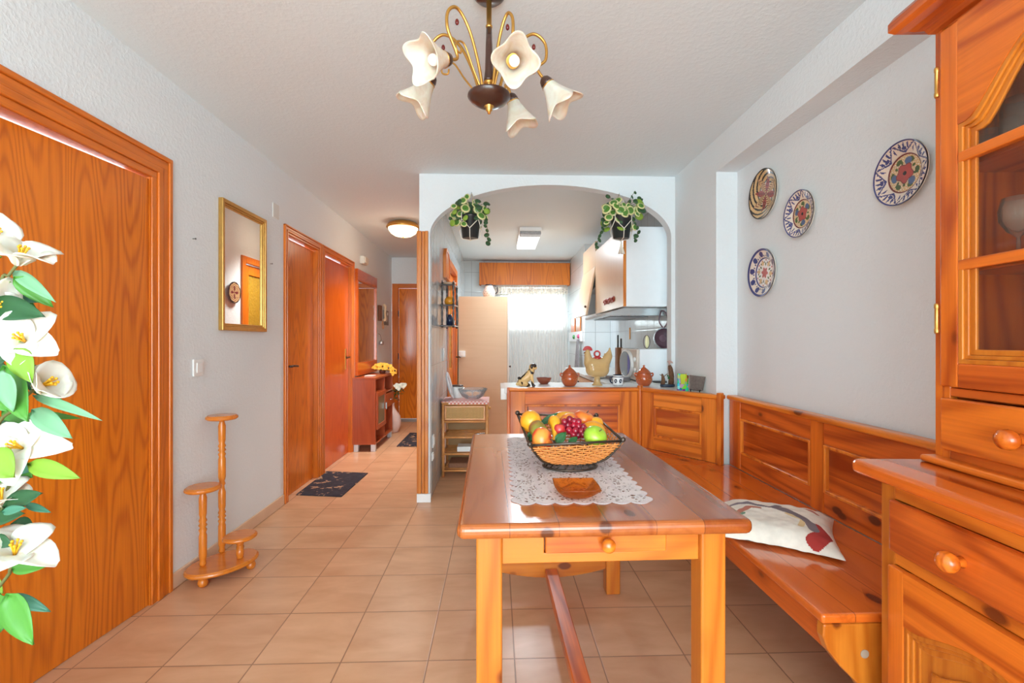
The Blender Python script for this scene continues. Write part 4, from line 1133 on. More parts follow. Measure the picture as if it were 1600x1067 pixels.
# doormats
s = NT('black_floral_mat'); v = s.obj(); n1 = s.noise(v, 7, 3, .6, 1.5); n2 = s.noise(v, 22, 2)
fl = s.math('MULTIPLY', s.math('GREATER_THAN', n1, .56), s.math('GREATER_THAN', n2, .49))
s.l(s.mix(fl, s.mix(n2, lin((26, 24, 34)), lin((62, 58, 70))), lin((176, 138, 108))), s.b.inputs['Base Color']); s.b.inputs['Roughness'].default_value = .95; s.bump(n2, .4, .004); MAT = s.m
m1 = [atz(510, 738.5, 0), atz(575, 740, 0), atz(532, 777, 0), atz(456, 774, 0)]
b = B().prism([(p.x, p.y) for p in ((-1.59+.0, 4.42, 0), (-1.187, 4.35, 0), (-1.215, 3.70, 0), (-1.592, 3.755, 0)) for p in [Vector(p)]], 'xy', .0005, .008)
one('doormat', b, MAT, 'black floral doormat on the tiles in front of the two side doors', 'doormat', bev=.002)
one('doormat', B().prism([(-1.16, 5.45), (-.60, 5.43), (-.60, 6.24), (-1.155, 6.25)], 'xy', .0005, .008), MAT, 'black floral doormat further down the hall by the sideboard', 'doormat', bev=.002)
# hall ceiling lamp
t = thing('ceiling_lamp', 'round dome ceiling lamp with brass rim, lit, in the hall', 'ceiling lamp')
HL = Vector((-1.0, 5.03, 0))
obj('rim', B().lathe([(.10, 2.499), (.15, 2.48), (.172, 2.455), (.178, 2.44), (.172, 2.432), (.155, 2.43)], HL, seg=40), M_brass, t)
obj('glass_dome', B().lathe([(.158, 2.436), (.152, 2.41), (.13, 2.378), (.09, 2.352), (.04, 2.34), (0, 2.338)], HL, seg=40), P('lit_opal_glass', (250, 238, 214), .4, var=0, emit=(255, 236, 200), es=2.2), t)
obj('finial', B().lathe([(.01, 2.340), (.008, 2.33), (0, 2.326)], HL, seg=12), M_brass, t)
rebase(t)
# ------------------------------------------------------------------ painted wall plates
PC = [P('plate_cream', (234, 222, 208), .2, coat=.5, var=.08), P('plate_blue', (70, 76, 132), .2, coat=.5, var=.2), P('plate_red', (190, 84, 78), .2, coat=.5, var=.2), P('plate_green', (84, 104, 60), .2, coat=.5, var=.2),
      P('plate_ochre', (222, 186, 134), .2, coat=.5, var=.15), P('plate_black', (50, 44, 46), .2, coat=.5), P('plate_slate', (92, 112, 150), .2, coat=.5, var=.2), P('plate_maroon', (124, 60, 60), .2, coat=.5, var=.2), P('plate_white', (236, 230, 222), .2, coat=.5, var=.05)]
def blob(r, a, n, rc, rr_, wa, ph=0):
    k = 2*PI/n; d = ((a-ph+k/2) % k)-k/2
    return ((r-rc)/rr_)**2+(d*rc/wa)**2 < 1
def pat_talavera(r, a):
    if r > .965: return 1
    if r > .60:
        n = 7; k = 2*PI/n; d = ((a+k/2) % k)-k/2
        e = abs(abs(d)/(k/2)); arcr = .68+.26*(1-math.cos(e*PI/2))*1.0+.0
        lim = .66+.30*e**1.6
        if abs(r-lim) < .028: return 1
        if r > lim:
            if blob(r, a, n*5, .84, .09, .035) : return 1
            if blob(r, a, n, .76, .055, .09): return 1
        elif e > .8 and blob(r, a, n, .76, .09, .03, k/2): return 1
        return 0
    if r > .575: return 7
    if r < .07: return 5
    if r < .27+.035*math.cos(5*a): return 2
    if r < .30+.035*math.cos(5*a): return 7
    if blob(r, a, 3, .38, .12, .13, PI/2) : return 6
    if blob(r, a, 6, .44, .08, .11, .3): return 3
    if blob(r, a, 18, .53, .028, .03): return 4
    if blob(r, a, 9, .36, .06, .04, .1): return 3
    return 8 if (math.sin(r*60)*math.sin(a*30) > .55) else 4
def pat_dark(r, a):
    if r > .965: return 1
    if r > .62:
        if r > .92: return 1
        return 1 if blob(r, a, 10, .78, .12, .12) or blob(r, a, 30, .7, .04, .03) else 0
    if r > .585: return 1
    if r < .2+.04*math.cos(6*a): return 2
    if blob(r, a, 6, .42, .1, .09): return 4
    if blob(r, a, 6, .36, .07, .04, .5): return 3
    if blob(r, a, 12, .53, .03, .04): return 2
    return 5 if blob(r, a, 12, .45, .04, .03, .26) else 8
def pat_leaf(r, a):
    if r > .96: return 5
    n = 8; k = 2*PI/n; d = ((a+k/2) % k)-k/2; i = int(((a+k/2) % (2*PI))/k)
    x = r*math.cos(d); y = r*math.sin(d)
    if i % 2 == 0:
        w = .13*math.sin(PI*min(1, x/.72)) if x < .72 else 0
        if abs(y) < w: return 7 if (abs(y) < .02 or math.sin(x*50-abs(y)*40) > .1) else 2
    else:
        w = .16*math.sin(PI*min(1, x/.85)) if x < .85 else 0
        if abs(y) < w: return 4 if math.sin(x*60+abs(y)*50) > -.3 else 7
    if r < .1: return 3
    return 5 if math.sin(r*34+a*8) > .35 else 4 if r > .5 else 0
def plate(y, z, rad, pat, label, rot=0, tilt=0):
    t = thing('ceramic_plate', label, 'plate')
    prof = [(0, .006), (.3, .006), (.58, .006), (.64, .012), (.8, .020), (.97, .028), (1, .030)]
    def zz(r):
        for (a0, b0), (a1, b1) in zip(prof, prof[1:]):
            if r <= a1: return b0+(b1-b0)*(r-a0)/(a1-a0)
        return .03
    NR, NA = 46, 168
    def fn(u, v):
        r = max(.0005, v); a = 2*PI*u
        return (WR-.004-zz(r), y-rad*r*math.cos(a), z+rad*r*math.sin(a))
    b = B().grid(fn, NA, NR, lambda u, v: pat(v, (2*PI*u+rot) % (2*PI)), cu=True)
    obj('painted_face', b, PC, t)
    obj('back', B().lathe([(rad*.6, 0), (rad*.62, .006), (rad, .026), (rad, .0305)], (WR+.0006, y, z), (-1, 0, 0), 64, caps=False), PC[0], t)
    rebase(t)
def ypl(px, py): p = atx(px, py, WR-.02); return p.y, p.z
y_, z_ = ypl(1194, 303); plate(y_, z_, .138, pat_leaf, 'round ochre and black leaf patterned plate, topmost of the three left plates', .3)
y_, z_ = ypl(1250.5, 334); plate(y_, z_, .115, pat_talavera, 'small blue rimmed plate with a red flower, middle of the wall group', .9)
y_, z_ = ypl(1192, 426); plate(y_, z_, .135, pat_dark, 'blue rimmed plate with white and orange petals, lowest on the wall', .2)
y_, z_ = ypl(1409.5, 270.5); plate(y_, z_, .117, pat_talavera, 'blue rimmed plate with large red flower, nearest the hutch', .35)
# plate on the hall side of the partition, seen in the mirror
t = thing('ceramic_plate', 'brown patterned plate on the hall partition, seen only in the gold mirror', 'plate')
obj('painted_face', B().grid(lambda u, v: (-.594-.02-.006*v, 4.66+.105*max(.001, v)*math.cos(2*PI*u), 1.70+.105*max(.001, v)*math.sin(2*PI*u)), 64, 20, lambda u, v: (5 if v > .92 else 4 if pat_leaf(v, 2*PI*u) in (4, 0) else 7), cu=True), PC, t)
obj('back', B().lathe([(.06, 0), (.105, .02), (.105, .026)], (-.5915, 4.66, 1.70), (-1, 0, 0), 40, caps=False), PC[7], t); rebase(t)
# ------------------------------------------------------------------ big artificial flower arrangement in the foreground
t = thing('artificial_flowers', 'tall arrangement of white magnolias and green leaves at the left edge', 'flowers')
VC = Vector((-1.17, .93, 0))
obj('vase', B().lathe([(.085, 0), (.1, .01), (.14, .12), (.145, .22), (.11, .34), (.07, .42), (.06, .46), (.075, .5)], VC, seg=32), P('floor_vase_ceramic', (196, 150, 110), .3), t)
GL = [P('silk_leaf_light', (132, 172, 56), .42, var=.12, vscale=8), P('silk_leaf_mid', (84, 150, 56), .42, var=.15, vscale=8), P('silk_leaf_pale', (124, 176, 134), .42, var=.1, vscale=8), P('silk_leaf_deep', (44, 92, 52), .42, var=.2, vscale=8), P('silk_leaf_blue', (70, 130, 104), .42, var=.15, vscale=8)]
YD = 1.0
def V_(px, py, dy=0): return at(px, py, YD+dy)
leaves = [  # base, tip, width(px), colour, dy0, dy1
 ((-5, 452), (18, 440), 26, 0, 0, 0), ((22, 432), (84, 478), 26, 1, 0, .03), ((22, 424), (88, 468), 20, 2, .02, -.03), ((0, 450), (64, 496), 34, 1, .02, .04), ((-20, 478), (72, 492), 42, 3, -.02, -.02), ((-15, 462), (66, 470), 20, 4, .03, .03),
 ((12, 545), (38, 498), 44, 0, -.02, 0), ((-20, 520), (8, 500), 40, 1, 0, 0), ((-10, 560), (25, 540), 50, 3, .05, .05), ((26, 545), (52, 596), 34, 0, -.04, -.05), ((10, 572), (46, 655), 46, 1, -.03, -.06), ((8, 578), (24, 640), 38, 2, -.07, -.06),
 ((-20, 596), (14, 640), 44, 1, -.02, -.02), ((42, 570), (78, 622), 34, 3, .05, .05), ((50, 570), (98, 625), 22, 1, .06, .07), ((52, 618), (160, 652), 15, 2, 0, -.03), ((52, 640), (114, 682), 30, 2, -.01, -.02), ((40, 648), (127, 651), 14, 1, .04, .05),
 ((20, 660), (-15, 700), 40, 3, .04, .04), ((45, 725), (127, 744), 27, 0, -.04, -.05), ((22, 728), (50, 735), 24, 4, .03, .03), ((-15, 708), (24, 744), 44, 0, -.06, -.07), ((25, 736), (52, 745), 36, 1, .03, .03), ((-15, 750), (12, 745), 30, 1, 0, 0),
 ((8, 792), (68, 768), 32, 3, -.03, -.03), ((5, 800), (42, 792), 14, 4, -.05, -.05), ((40, 788), (80, 799), 12, 4, .03, .03), ((-15, 812), (40, 800), 26, 3, 0, 0), ((20, 818), (56, 835), 36, 3, .04, .04), ((-10, 840), (20, 852), 20, 3, -.02, -.02),
 ((20, 888), (72, 884), 20, 1, -.02, -.02), ((14, 926), (54, 1003), 40, 1, -.05, -.07), ((0, 924), (2, 985), 34, 1, -.02, -.02), ((16, 930), (80, 953), 20, 4, .03, .04), ((-5, 985), (17, 962), 18, 4, 0, 0), ((12, 935), (25, 950), 20, 4, .02, .02),
 ((-25, 575), (20, 590), 40, 3, .08, .08), ((-20, 660), (30, 690), 44, 1, .08, .08), ((5, 640), (60, 665), 26, 1, .08, .08), ((-10, 500), (40, 520), 34, 3, .09, .09), ((-20, 725), (14, 770), 36, 3, .07, .07), ((-22, 850), (10, 875), 30, 1, .06, .06), ((-22, 905), (6, 925), 30, 0, .04, .04),
 ((-30, 420), (4, 400), 26, 1, .05, .05), ((-25, 640), (12, 612), 30, 0, .0, .0), ((-20, 770), (10, 760), 26, 0, .05, .05)]
for i, (b0, t0, w_, ci, d0, d1_) in enumerate(leaves):
    b = B(); leafgrid(b, V_(*b0, d0), V_(*t0, d1_), w_/F, Vector((.15*math.sin(i), -1, .45)), .12, droop=.04)
    obj('leaf', b, GL[ci], t, solid=.0009)
fl_ = [((28, 414), (.55, -.25, .9), .082, .75), ((42, 536), (.35, -.8, .35), .078, 1.0), ((56, 606), (.95, -.1, .35), .085, .62), ((40, 702), (.15, -.9, .45), .080, 1.15), ((4, 790), (.1, -.3, .9), .075, .9), ((22, 872), (.45, -.35, .9), .088, .95), ((-14, 480), (.8, -.2, .1), .07, .8), ((-20, 365), (.8, -.3, .1), .07, .8)]
for i, (p, d_, sz, op) in enumerate(fl_): flower(t, V_(*p, -.01), d_, sz*1.0, 5, PET, True, seed=20+i, openness=op)
STM = P('silk_stem', (110, 110, 60), .6, var=.15)
top_ = VC+Vector((0, 0, .47))
for i, pts in enumerate([[(-25, 640), (0, 450), (14, 430), (28, 412)], [(-22, 640), (5, 590), (42, 536)], [(-20, 700), (20, 640), (56, 606)], [(-22, 860), (10, 770), (25, 735), (40, 702)], [(-25, 1000), (0, 915), (16, 890), (22, 872)], [(-25, 860), (-5, 800), (4, 790)]]):
    pp = [top_+Vector((0, 0, -.05)), top_+Vector((.01, .01, .08))]+[V_(*q) for q in pts] if i != 4 else [top_+Vector((0, 0, -.05)), top_+Vector((.03, .01, .06))]+[V_(*q) for q in pts[1:]]
    obj('stem', B().tube(smoothpath(pp, 6), .0032, 6), STM, t)
rebase(t)
# ------------------------------------------------------------------ breakfast counter and what stands on it
CT = .875
t = thing('breakfast_counter', 'white breakfast counter top behind the bench backs under the arch', 'counter')
poly = [(.058, 3.432), (1.082, 3.432), (1.378, 3.006), (1.378, 3.572), (1.348, 3.572), (1.348, 3.75), (.86, 3.75), (.86, 3.92), (.058, 3.92)]
WT = P('white_worktop', (240, 240, 238), .25, coat=.2, var=.02)
obj('worktop', B().prism(poly, 'xy', .837, CT), WT, t, bev=.003)
obj('end_block', B().box(.03, .075, 3.45, 3.90, .79, CT-.001), WT, t, bev=.003)
rebase(t)
def blobby(parent, name, parts, mat, voxel=.004, sub=0, M=None):
    """parts: capsules (p, q, rp, rq) fused into one skin"""
    b = B()
    for p, q, rp, rq in parts:
        p, q = Vector(p), Vector(q); n = max(2, int((q-p).length/(min(rp, rq)*.35))+1)
        for i in range(n+1):
            k = i/n; b.sph(p.lerp(q, k), rp+(rq-rp)*k, 14)
    me = bpy.data.meshes.new('tmp'); me.from_pydata(b.v, [], b.f)
    o = bpy.data.objects.new(name, me); COL.objects.link(o)
    md = o.modifiers.new('r', 'REMESH'); md.mode = 'VOXEL'; md.voxel_size = voxel; md.use_smooth_shade = True
    sm = o.modifiers.new('s', 'SMOOTH'); sm.iterations = 3
    bpy.context.view_layer.update()
    ev = o.evaluated_get(bpy.context.evaluated_depsgraph_get())
    m2 = bpy.data.meshes.new_from_object(ev); o.modifiers.clear(); o.data = m2; bpy.data.meshes.remove(me)
    m2.materials.clear(); m2.materials.append(mat); m2.polygons.foreach_set('use_smooth', [True]*len(m2.polygons))
    o.parent = parent; return o
# dog
s = NT('glazed_dog_patches'); n = s.noise(s.obj(), 22, 1.5); 
s.l(s.mix(s.ramp(n, .55, .58), s.mix(s.noise(s.obj(), 9, 2), lin((236, 208, 150)), lin((226, 170, 96))), lin((44, 32, 22))), s.b.inputs['Base Color']); s.b.inputs['Roughness'].default_value = .15; DOG = s.m
t = thing('dog_figurine', 'glazed cream and black sitting dog figurine on the counter', 'figurine')
D = at(824, 604, 3.56); D.z = CT
def dp(x, z, y=0): return (D.x+x, D.y+y, CT+z)
obj_ = blobby(t, 'body', [(dp(-.045, .033), dp(.0, .075), .033, .034), (dp(.0, .075), dp(.03, .115), .034, .026), (dp(.028, .12), dp(.038, .15), .02, .026), (dp(.04, .15), dp(.06, .143), .022, .015),
  (dp(.03, .1, -.015), dp(.042, .012, -.018), .014, .009), (dp(.03, .1, .015), dp(.042, .012, .018), .014, .009), (dp(.042, .009, -.018), dp(.054, .008, -.02), .009, .008), (dp(.042, .009, .018), dp(.054, .008, .02), .009, .008),
  (dp(-.03, .03, -.022), dp(.01, .012, -.028), .026, .012), (dp(-.03, .03, .022), dp(.01, .012, .028), .026, .012), (dp(-.075, .02), dp(-.05, .02), .014, .016)], DOG, .0035)
obj('ear', B().sph(dp(.032, .155, -.022), (.012, .006, .018), 10), P('glazed_dark_brown', (52, 36, 28), .15), t); obj('ear', B().sph(dp(.060, .157, .018), (.010, .006, .017), 10), P('glazed_dark_brown', (52, 36, 28), .15), t)
obj('face_mask', B().sph(dp(.046, .158, -.002), (.024, .024, .019), 14), P('glazed_dark_brown', (52, 36, 28), .15), t)
obj('tail', B().sph(dp(-.062, .065), (.013, .012, .012), 10), P('glazed_dark_brown', (52, 36, 28), .15), t)
rebase(t)
# brown bowl behind the dog
p = at(850, 604, 3.8); one('clay_bowl', B().lathe([(.03, 0), (.05, .02), (.062, .05), (.058, .05), (.045, .02), (.0, .008)], (p.x, 3.8, CT), seg=24, caps=False), P('clay_bowl', (150, 76, 50), .3), 'small brown clay bowl on the counter behind the dog figurine', 'bowl')
# terracotta pots
TC = P('glazed_terracotta', (186, 84, 34), .12, coat=.7, var=.12)
def tureen(px, label):
    t = thing('clay_pot', label, 'pot', )
    p = at(px, 603, 3.60); c = (p.x, 3.60, CT)
    obj('pot', B().lathe([(.036, 0), (.045, .004), (.060, .03), (.064, .055), (.060, .080), (.050, .094), (.054, .100), (.056, .103), (.050, .103)], c, seg=32), TC, t)
    l = obj('lid', B().lathe([(.052, .104), (.05, .108), (.034, .126), (.014, .142), (.006, .148), (.009, .153), (.0085, .159), (.0, .163)], c, seg=32), TC, t)
    for sx in (-1, 1):
        obj('handle', B().tube(smoothpath([(c[0]+sx*.05, c[1], c[2]+.092), (c[0]+sx*.068, c[1], c[2]+.098), (c[0]+sx*.072, c[1], c[2]+.086), (c[0]+sx*.061, c[1], c[2]+.07)], 5), .006, 8), TC, t)
    b = B()
    for k in range(14):
        a = PI+PI*k/13; b.sph((c[0]+.064*math.cos(a), c[1]+.064*math.sin(a), c[2]+.055+.006*math.sin(k*2)), .0022, 5)
    obj('slip_dots', b, P('pale_slip', (232, 186, 110), .3), t)
    rebase(t)
tureen(890, 'brown terracotta lidded pot between the dog and the rooster'); tureen(1006, 'brown terracotta lidded pot in front of the microwave')
# rooster
t = thing('rooster_jar', 'large cream ceramic rooster with red comb standing on the counter', 'figurine')
RC = P('cream_glaze', (208, 172, 116), .14, coat=.6, var=.06); RD = P('red_glaze', (190, 52, 50), .2, coat=.4, var=.08)
Rp = at(933, 603, 3.66); ox = Rp.x
def rp(x, z, y=0): return (ox+x, 3.66+y, CT+z)
obj('pedestal', B().lathe([(.042, 0), (.042, .004), (.032, .014), (.024, .03), (.024, .06), (.036, .085), (.05, .1)], (ox, 3.66, CT), seg=28), RC, t)
blobby(t, 'body', [(rp(-.03, .125), rp(.035, .125), .062, .062), (rp(-.04, .16), rp(.045, .16), .058, .056), (rp(-.065, .175), rp(-.075, .235), .04, .026), (rp(-.075, .235), rp(-.076, .265), .026, .02), (rp(-.085, .255), rp(-.1, .25), .012, .004),
   (rp(.06, .18), rp(.088, .225), .044, .034), (rp(.088, .225), rp(.098, .262), .034, .016), (rp(.098, .262), rp(.100, .292), .014, .007), (rp(.07, .22), rp(.06, .245), .01, .008)], RC, .005)
b = B().prism([(ox-.076+.038*math.cos(a), CT+.276+.034*math.sin(a)) for a in [PI*i/16-.12 for i in range(18)]], 'xz', 3.652, 3.668)
obj('comb', b, RD, t, bev=.004)
obj('wattle', B().sph(rp(-.096, .232), (.006, .006, .012), 10), RD, t)
obj('beak', B().lathe([(.008, 0), (0, .018)], rp(-.094, .258), (-1, 0, -.3), 10), P('beak_brown', (120, 70, 40), .3), t)
l = obj('lid', B().sph(rp(0, .212), (.033, .033, .02), 18), RD, t)
obj('lid_ring', B().tube([(ox+.022*math.cos(a), 3.66, CT+.247+.022*math.sin(a)) for a in [2*PI*i/24 for i in range(24)]], .007, 8, closed=True), RD, l)
rebase(t)
# white and blue pot
t = thing('patterned_mug', 'small white mug with black and blue pattern right of the rooster', 'mug')
MC = [P('mug_white', (236, 238, 240), .15, coat=.4, var=.02), P('mug_navy', (30, 34, 60), .2)]
p = at(965.5, 603, 3.62)
def mf(u, v):
    if v > .93 or v < .05 or .78 < v < .83: return 1
    a = (u*7) % 1
    d = math.hypot((a-.5)*1.4, (v-.42)*2.2); return 1 if (.2 < d < .42 or (abs((v-.42)*2.2-(a-.5)*2) < .12 and d < .5)) else 0
obj('cup', B().grid(lambda u, v: (p.x+(.036+.006*math.sin(PI*v))*math.cos(2*PI*u), 3.62+(.036+.006*math.sin(PI*v))*math.sin(2*PI*u), CT+.004+.082*v), 112, 30, mf, cu=True), MC, t, solid=.003)
obj('base', B().lathe([(.034, 0), (.036, .004), (.0, .0045)], (p.x, 3.62, CT), seg=24), MC[0], t)
obj('handle', B().tube(smoothpath([(p.x-.04, 3.62, CT+.07), (p.x-.06, 3.62, CT+.06), (p.x-.058, 3.62, CT+.03), (p.x-.04, 3.62, CT+.02)], 5), .005, 8), MC[1], t)
rebase(t)
# driftwood sculpture
t = thing('driftwood_sculpture', 'driftwood sculpture with small figures on a dark oval base', 'sculpture')
p = at(1043, 604, 3.5); dx = p.x
BARK = P('bark', (120, 84, 60), .9, var=.4, vscale=60, bump=.9)
obj('base', B().lathe([(.05, 0), (.056, .004), (.056, .018), (.05, .022)], (0, 0, 0), seg=32), P('navy_base', (40, 54, 76), .3), t)
bo = kids(t)[0]; bo.data.transform(Matrix.Translation((dx, 3.5, CT)) @ Matrix.Diagonal((1, .55, 1, 1)))
obj('trunk', B().tube(smoothpath([(dx+.026, 3.5, CT+.02), (dx+.03, 3.5, CT+.08), (dx+.024, 3.5, CT+.13), (dx+.015, 3.5, CT+.165)], 5), [.02, .02, .021, .02, .019, .02, .019, .019, .018, .017, .018, .017, .016, .014, .012, .01], 9), BARK, t)
obj('trunk', B().tube(smoothpath([(dx-.036, 3.5, CT+.02), (dx-.033, 3.5, CT+.06), (dx-.042, 3.5, CT+.10)], 5), [.018, .018, .017, .016, .015, .014, .013, .011, .009, .007, .005], 9), BARK, t)
obj('branch', B().tube([(dx-.035, 3.5, CT+.07), (dx-.015, 3.5, CT+.09), (dx-.0, 3.5, CT+.10)], .003, 6).tube([(dx-.036, 3.5, CT+.08), (dx-.06, 3.5, CT+.095)], .0025, 6), BARK, t)
obj('toadstool', B().lathe([(.006, 0), (.007, .024), (.004, .026)], (dx+.014, 3.5, CT+.165), seg=10).lathe([(.024, .02), (.018, .03), (.006, .036), (0, .037)], (dx+.014, 3.5, CT+.165), (.25, 0, 1), 14), P('pale_mushroom', (206, 170, 160), .5), t)
obj('moss', B().sph((dx+.004, 3.485, CT+.07), (.008, .006, .01), 8).sph((dx-.002, 3.49, CT+.085), (.006, .006, .007), 8), P('moss_green', (40, 110, 60), .8), t)
rebase(t)
# photo block and slate plaque on easel
t = thing('picture_block', 'small colourful painted picture block at the right end of the counter', 'picture')
p = Vector((1.298, 3.2, 0)); s = NT('painted_collage'); n1 = s.n('ShaderNodeTexVoronoi'); n1.inputs['Scale'].default_value = 42; s.l(s.obj(), n1.inputs['Vector'])
hs = s.n('ShaderNodeHueSaturation'); hs.inputs['Saturation'].default_value = 1.3; hs.inputs['Value'].default_value = .8; s.l(n1.outputs['Color'], hs.inputs['Color']); s.l(hs.outputs[0], s.b.inputs['Base Color'])
obj('block', B().cbox((p.x, 3.215, CT+.0605), (.075, .02, .12), (0, 0, R(-8))), s.m, t, bev=.002)
obj('green_glass_motif', B().prism([(p.x-.018, CT+.05), (p.x+.006, CT+.05), (p.x+.014, CT+.118), (p.x-.024, CT+.118)], 'xz', 3.198, 3.204), P('lime_paint', (196, 214, 60), .4), t)
rebase(t)
t = thing('slate_plaque', 'grey stone plaque leaning on a small black easel beside the column', 'plaque')
MP = Matrix.Translation(Vector((1.335, 3.075, CT))) @ Matrix.Rotation(R(-52), 4, 'Z')
b = B().prism([(-.05, .018), (.04, .018), (.058, .112), (-.052, .118)], 'xz', .0, .01); b.v = [tuple(MP @ Vector(q)) for q in b.v]
obj('plaque', b, P('slate_stone', (120, 110, 104), .8, var=.35, vscale=50, bump=.5), t)
b = B().tube([(-.035, -.012, .001), (-.035, -.012, .022), (-.035, .012, .02)], .004, 6).tube([(.028, -.012, .001), (.028, -.012, .022), (.028, .012, .02)], .004, 6).tube([(-.035, .014, .018), (.028, .014, .018)], .004, 6).tube([(0, .014, .018), (0, .02, .07)], .004, 6); b.v = [tuple(MP @ Vector(q)) for q in b.v]
obj('easel', b, M_black, t)
rebase(t)
# ------------------------------------------------------------------ rattan chest
t = thing('rattan_chest', 'bamboo and rattan side stand with one woven drawer and open shelves', 'side table')
BAM = P('bamboo', (228, 156, 92), .3, coat=.3, var=.14, vscale=25)
s = NT('woven_cane'); v = s.obj(); a_ = s.n('ShaderNodeTexWave', bands_direction='X'); a_.inputs['Scale'].default_value = 30; s.l(v, a_.inputs['Vector']); b_ = s.n('ShaderNodeTexWave', bands_direction='Z'); b_.inputs['Scale'].default_value = 30; s.l(v, b_.inputs['Vector'])
k = s.math('MAXIMUM', a_.outputs['Fac'], b_.outputs['Fac']); s.l(s.mix(s.ramp(k, .55, .95), lin((120, 70, 28)), lin((240, 190, 120))), s.b.inputs['Base Color']); s.b.inputs['Roughness'].default_value = .5; s.bump(k, .6, .004); CANE = s.m
x0, x1, y0, y1 = -.482, -.088, 4.225, 4.56
def bam(parent, name, p, q, r=.013):
    p, q = Vector(p), Vector(q); L_ = (q-p).length; n = max(1, int(L_/.16)); b = B(); d = (q-p)/n; b.tube([p, q], r, 10)
    for i in range(1, n): c = p+d*i+d*.1; u = d.normalized()*.004; b.tube([c-u*1.5, c-u*.5, c+u*.5, c+u*1.5], [r, r*1.12, r*1.12, r], 10, caps=False)
    return obj(name, b, BAM, parent)
for x in (x0, x1):
    for y in (y0, y1): bam(t, 'post', (x, y, 0), (x, y, .66))
for z in (.054, .204, .354, .496, .652):
    for y in (y0, y1): bam(t, 'cross_bar', (x0, y, z), (x1, y, z), .010)
    for x in (x0, x1): bam(t, 'cross_bar', (x, y0, z+.004), (x, y1, z+.004), .009)
for z in (.054, .204, .354, .496):
    b = B()
    for j in range(1, 6): b.tube([(x0, y0+(y1-y0)*j/6, z+.006), (x1, y0+(y1-y0)*j/6, z+.006)], .0055, 8)
    obj('slatted_shelf', b, BAM, t)
obj('back_panel', B().box(x0+.01, x1-.01, y1-.004, y1+.002, .05, .65), P('cane_back', (170, 130, 84), .6), t)
d = obj('drawer', B().box(x0+.022, x1-.022, y0-.008, y0+.25, .517, .635), CANE, t, bev=.003)
bd = B(); bd.ring([(x0+.016, .512), (x1-.016, .512), (x1-.016, .64), (x0+.016, .64)], [(x0+.03, .526), (x1-.03, .526), (x1-.03, .626), (x0+.03, .626)], 'xz', y0-.013, y0-.004)
obj('drawer_trim', bd, BAM, d, bev=.002)
obj('top', B().box(x0-.015, x1+.015, y0-.015, y1+.015, .662, .674), BAM, t, bev=.004)
obj('side_knob', B().sph((x1+.022, y0+.06, .61), .012, 10), M_brass, t)
rebase(t)
s = NT('red_check_cloth'); v = s.obj(); ck = s.n('ShaderNodeTexChecker'); ck.inputs['Scale'].default_value = 60; s.l(v, ck.inputs['Vector']); ck.inputs['Color1'].default_value = lin((220, 130, 120)); ck.inputs['Color2'].default_value = lin((240, 214, 206)); s.l(ck.outputs[0], s.b.inputs['Base Color']); s.b.inputs['Roughness'].default_value = .9
b = B().box(x0-.016, x1+.018, y0-.016, y1+.012, .6745, .680).box(x0+.05, x1+.018, y0-.019, y0-.016, .655, .680)
one('table_cloth', b, s.m, 'red and white checked cloth on top of the rattan stand', 'cloth')
t = thing('glass_bowl', 'cut glass bowl on the checked cloth of the rattan stand', 'bowl')
gb = (-.225, 4.37, .681); CG = thin_glass('cut_glass', (246, 246, 246), 1.0, .16, (250, 250, 250))
obj('bowl', B().lathe([(.05, 0), (.06, .004), (.10, .03), (.125, .075), (.135, .10), (.13, .10), (.118, .072), (.09, .03), (.04, .01), (0, .009)], gb, seg=40, caps=False, rfn=lambda a, z: 1+(.03*math.cos(16*a) if z > .05 else 0)), CG, t)
rebase(t)
for k, (dx_, dy_) in enumerate(((-.035, -.03), (.035, -.025))):
    one('egg', B().sph((gb[0]+dx_, gb[1]+dy_, gb[2]+.048), (.032, .027, .026), 16), P('orange_egg', (236, 160, 90), .4), ('left' if k == 0 else 'right')+' orange egg lying in the cut glass bowl', 'egg')
t = thing('serving_tray', 'white oval tray standing on edge against the tiled wall on the rattan stand', 'tray')
tc = Vector((-.445, 4.35, .81)); M = Matrix.Translation(tc) @ Matrix.Rotation(R(-14), 4, 'Y')
def trf(u, v):
    a = 2*PI*u; r = max(.001, v); q = M @ Vector((.0+.018*max(0, r-.8)/.2, .115*r*math.cos(a), .128*r*math.sin(a))); return q
obj('tray', B().grid(trf, 48, 12, lambda u, v: 1 if .72 < v < .80 else 0, cu=True), [P('tray_white', (232, 226, 226), .3), P('tray_grey', (170, 150, 150), .3)], t, solid=.005); rebase(t)
t = thing('storage_canister', 'white storage canister with dark lid behind the glass bowl', 'canister')
obj('body', B().lathe([(.052, 0), (.054, .004), (.054, .105), (.05, .108)], (-.375, 4.505, .6805), seg=28), P('canister_white', (232, 230, 226), .35), t)
obj('lid', B().lathe([(.055, .108), (.056, .112), (.054, .122), (.0, .124)], (-.375, 4.505, .6805), seg=28), M_dark, t); rebase(t)
one('white_box', B().box(-.36, -.16, 4.26, 4.40, .2165, .262), M_white, 'white carton on the lower shelf of the rattan stand', 'box', bev=.003)
one('wicker_tray', B().box(-.44, -.12, 4.27, 4.50, .0665, .11), P('brown_wicker', (150, 104, 78), .8, var=.2, vscale=60), 'brown flat basket on the bottom shelf of the rattan stand', 'basket', bev=.01)
t = thing('pliers', 'small metal tools lying on the middle shelf of the rattan stand', 'tools')
obj('tool', B().tube([(-.2, 4.27, .372), (-.11, 4.30, .374)], .007, 8).sph((-.17, 4.29, .374), (.014, .014, .008), 10), M_chrome, t); rebase(t)
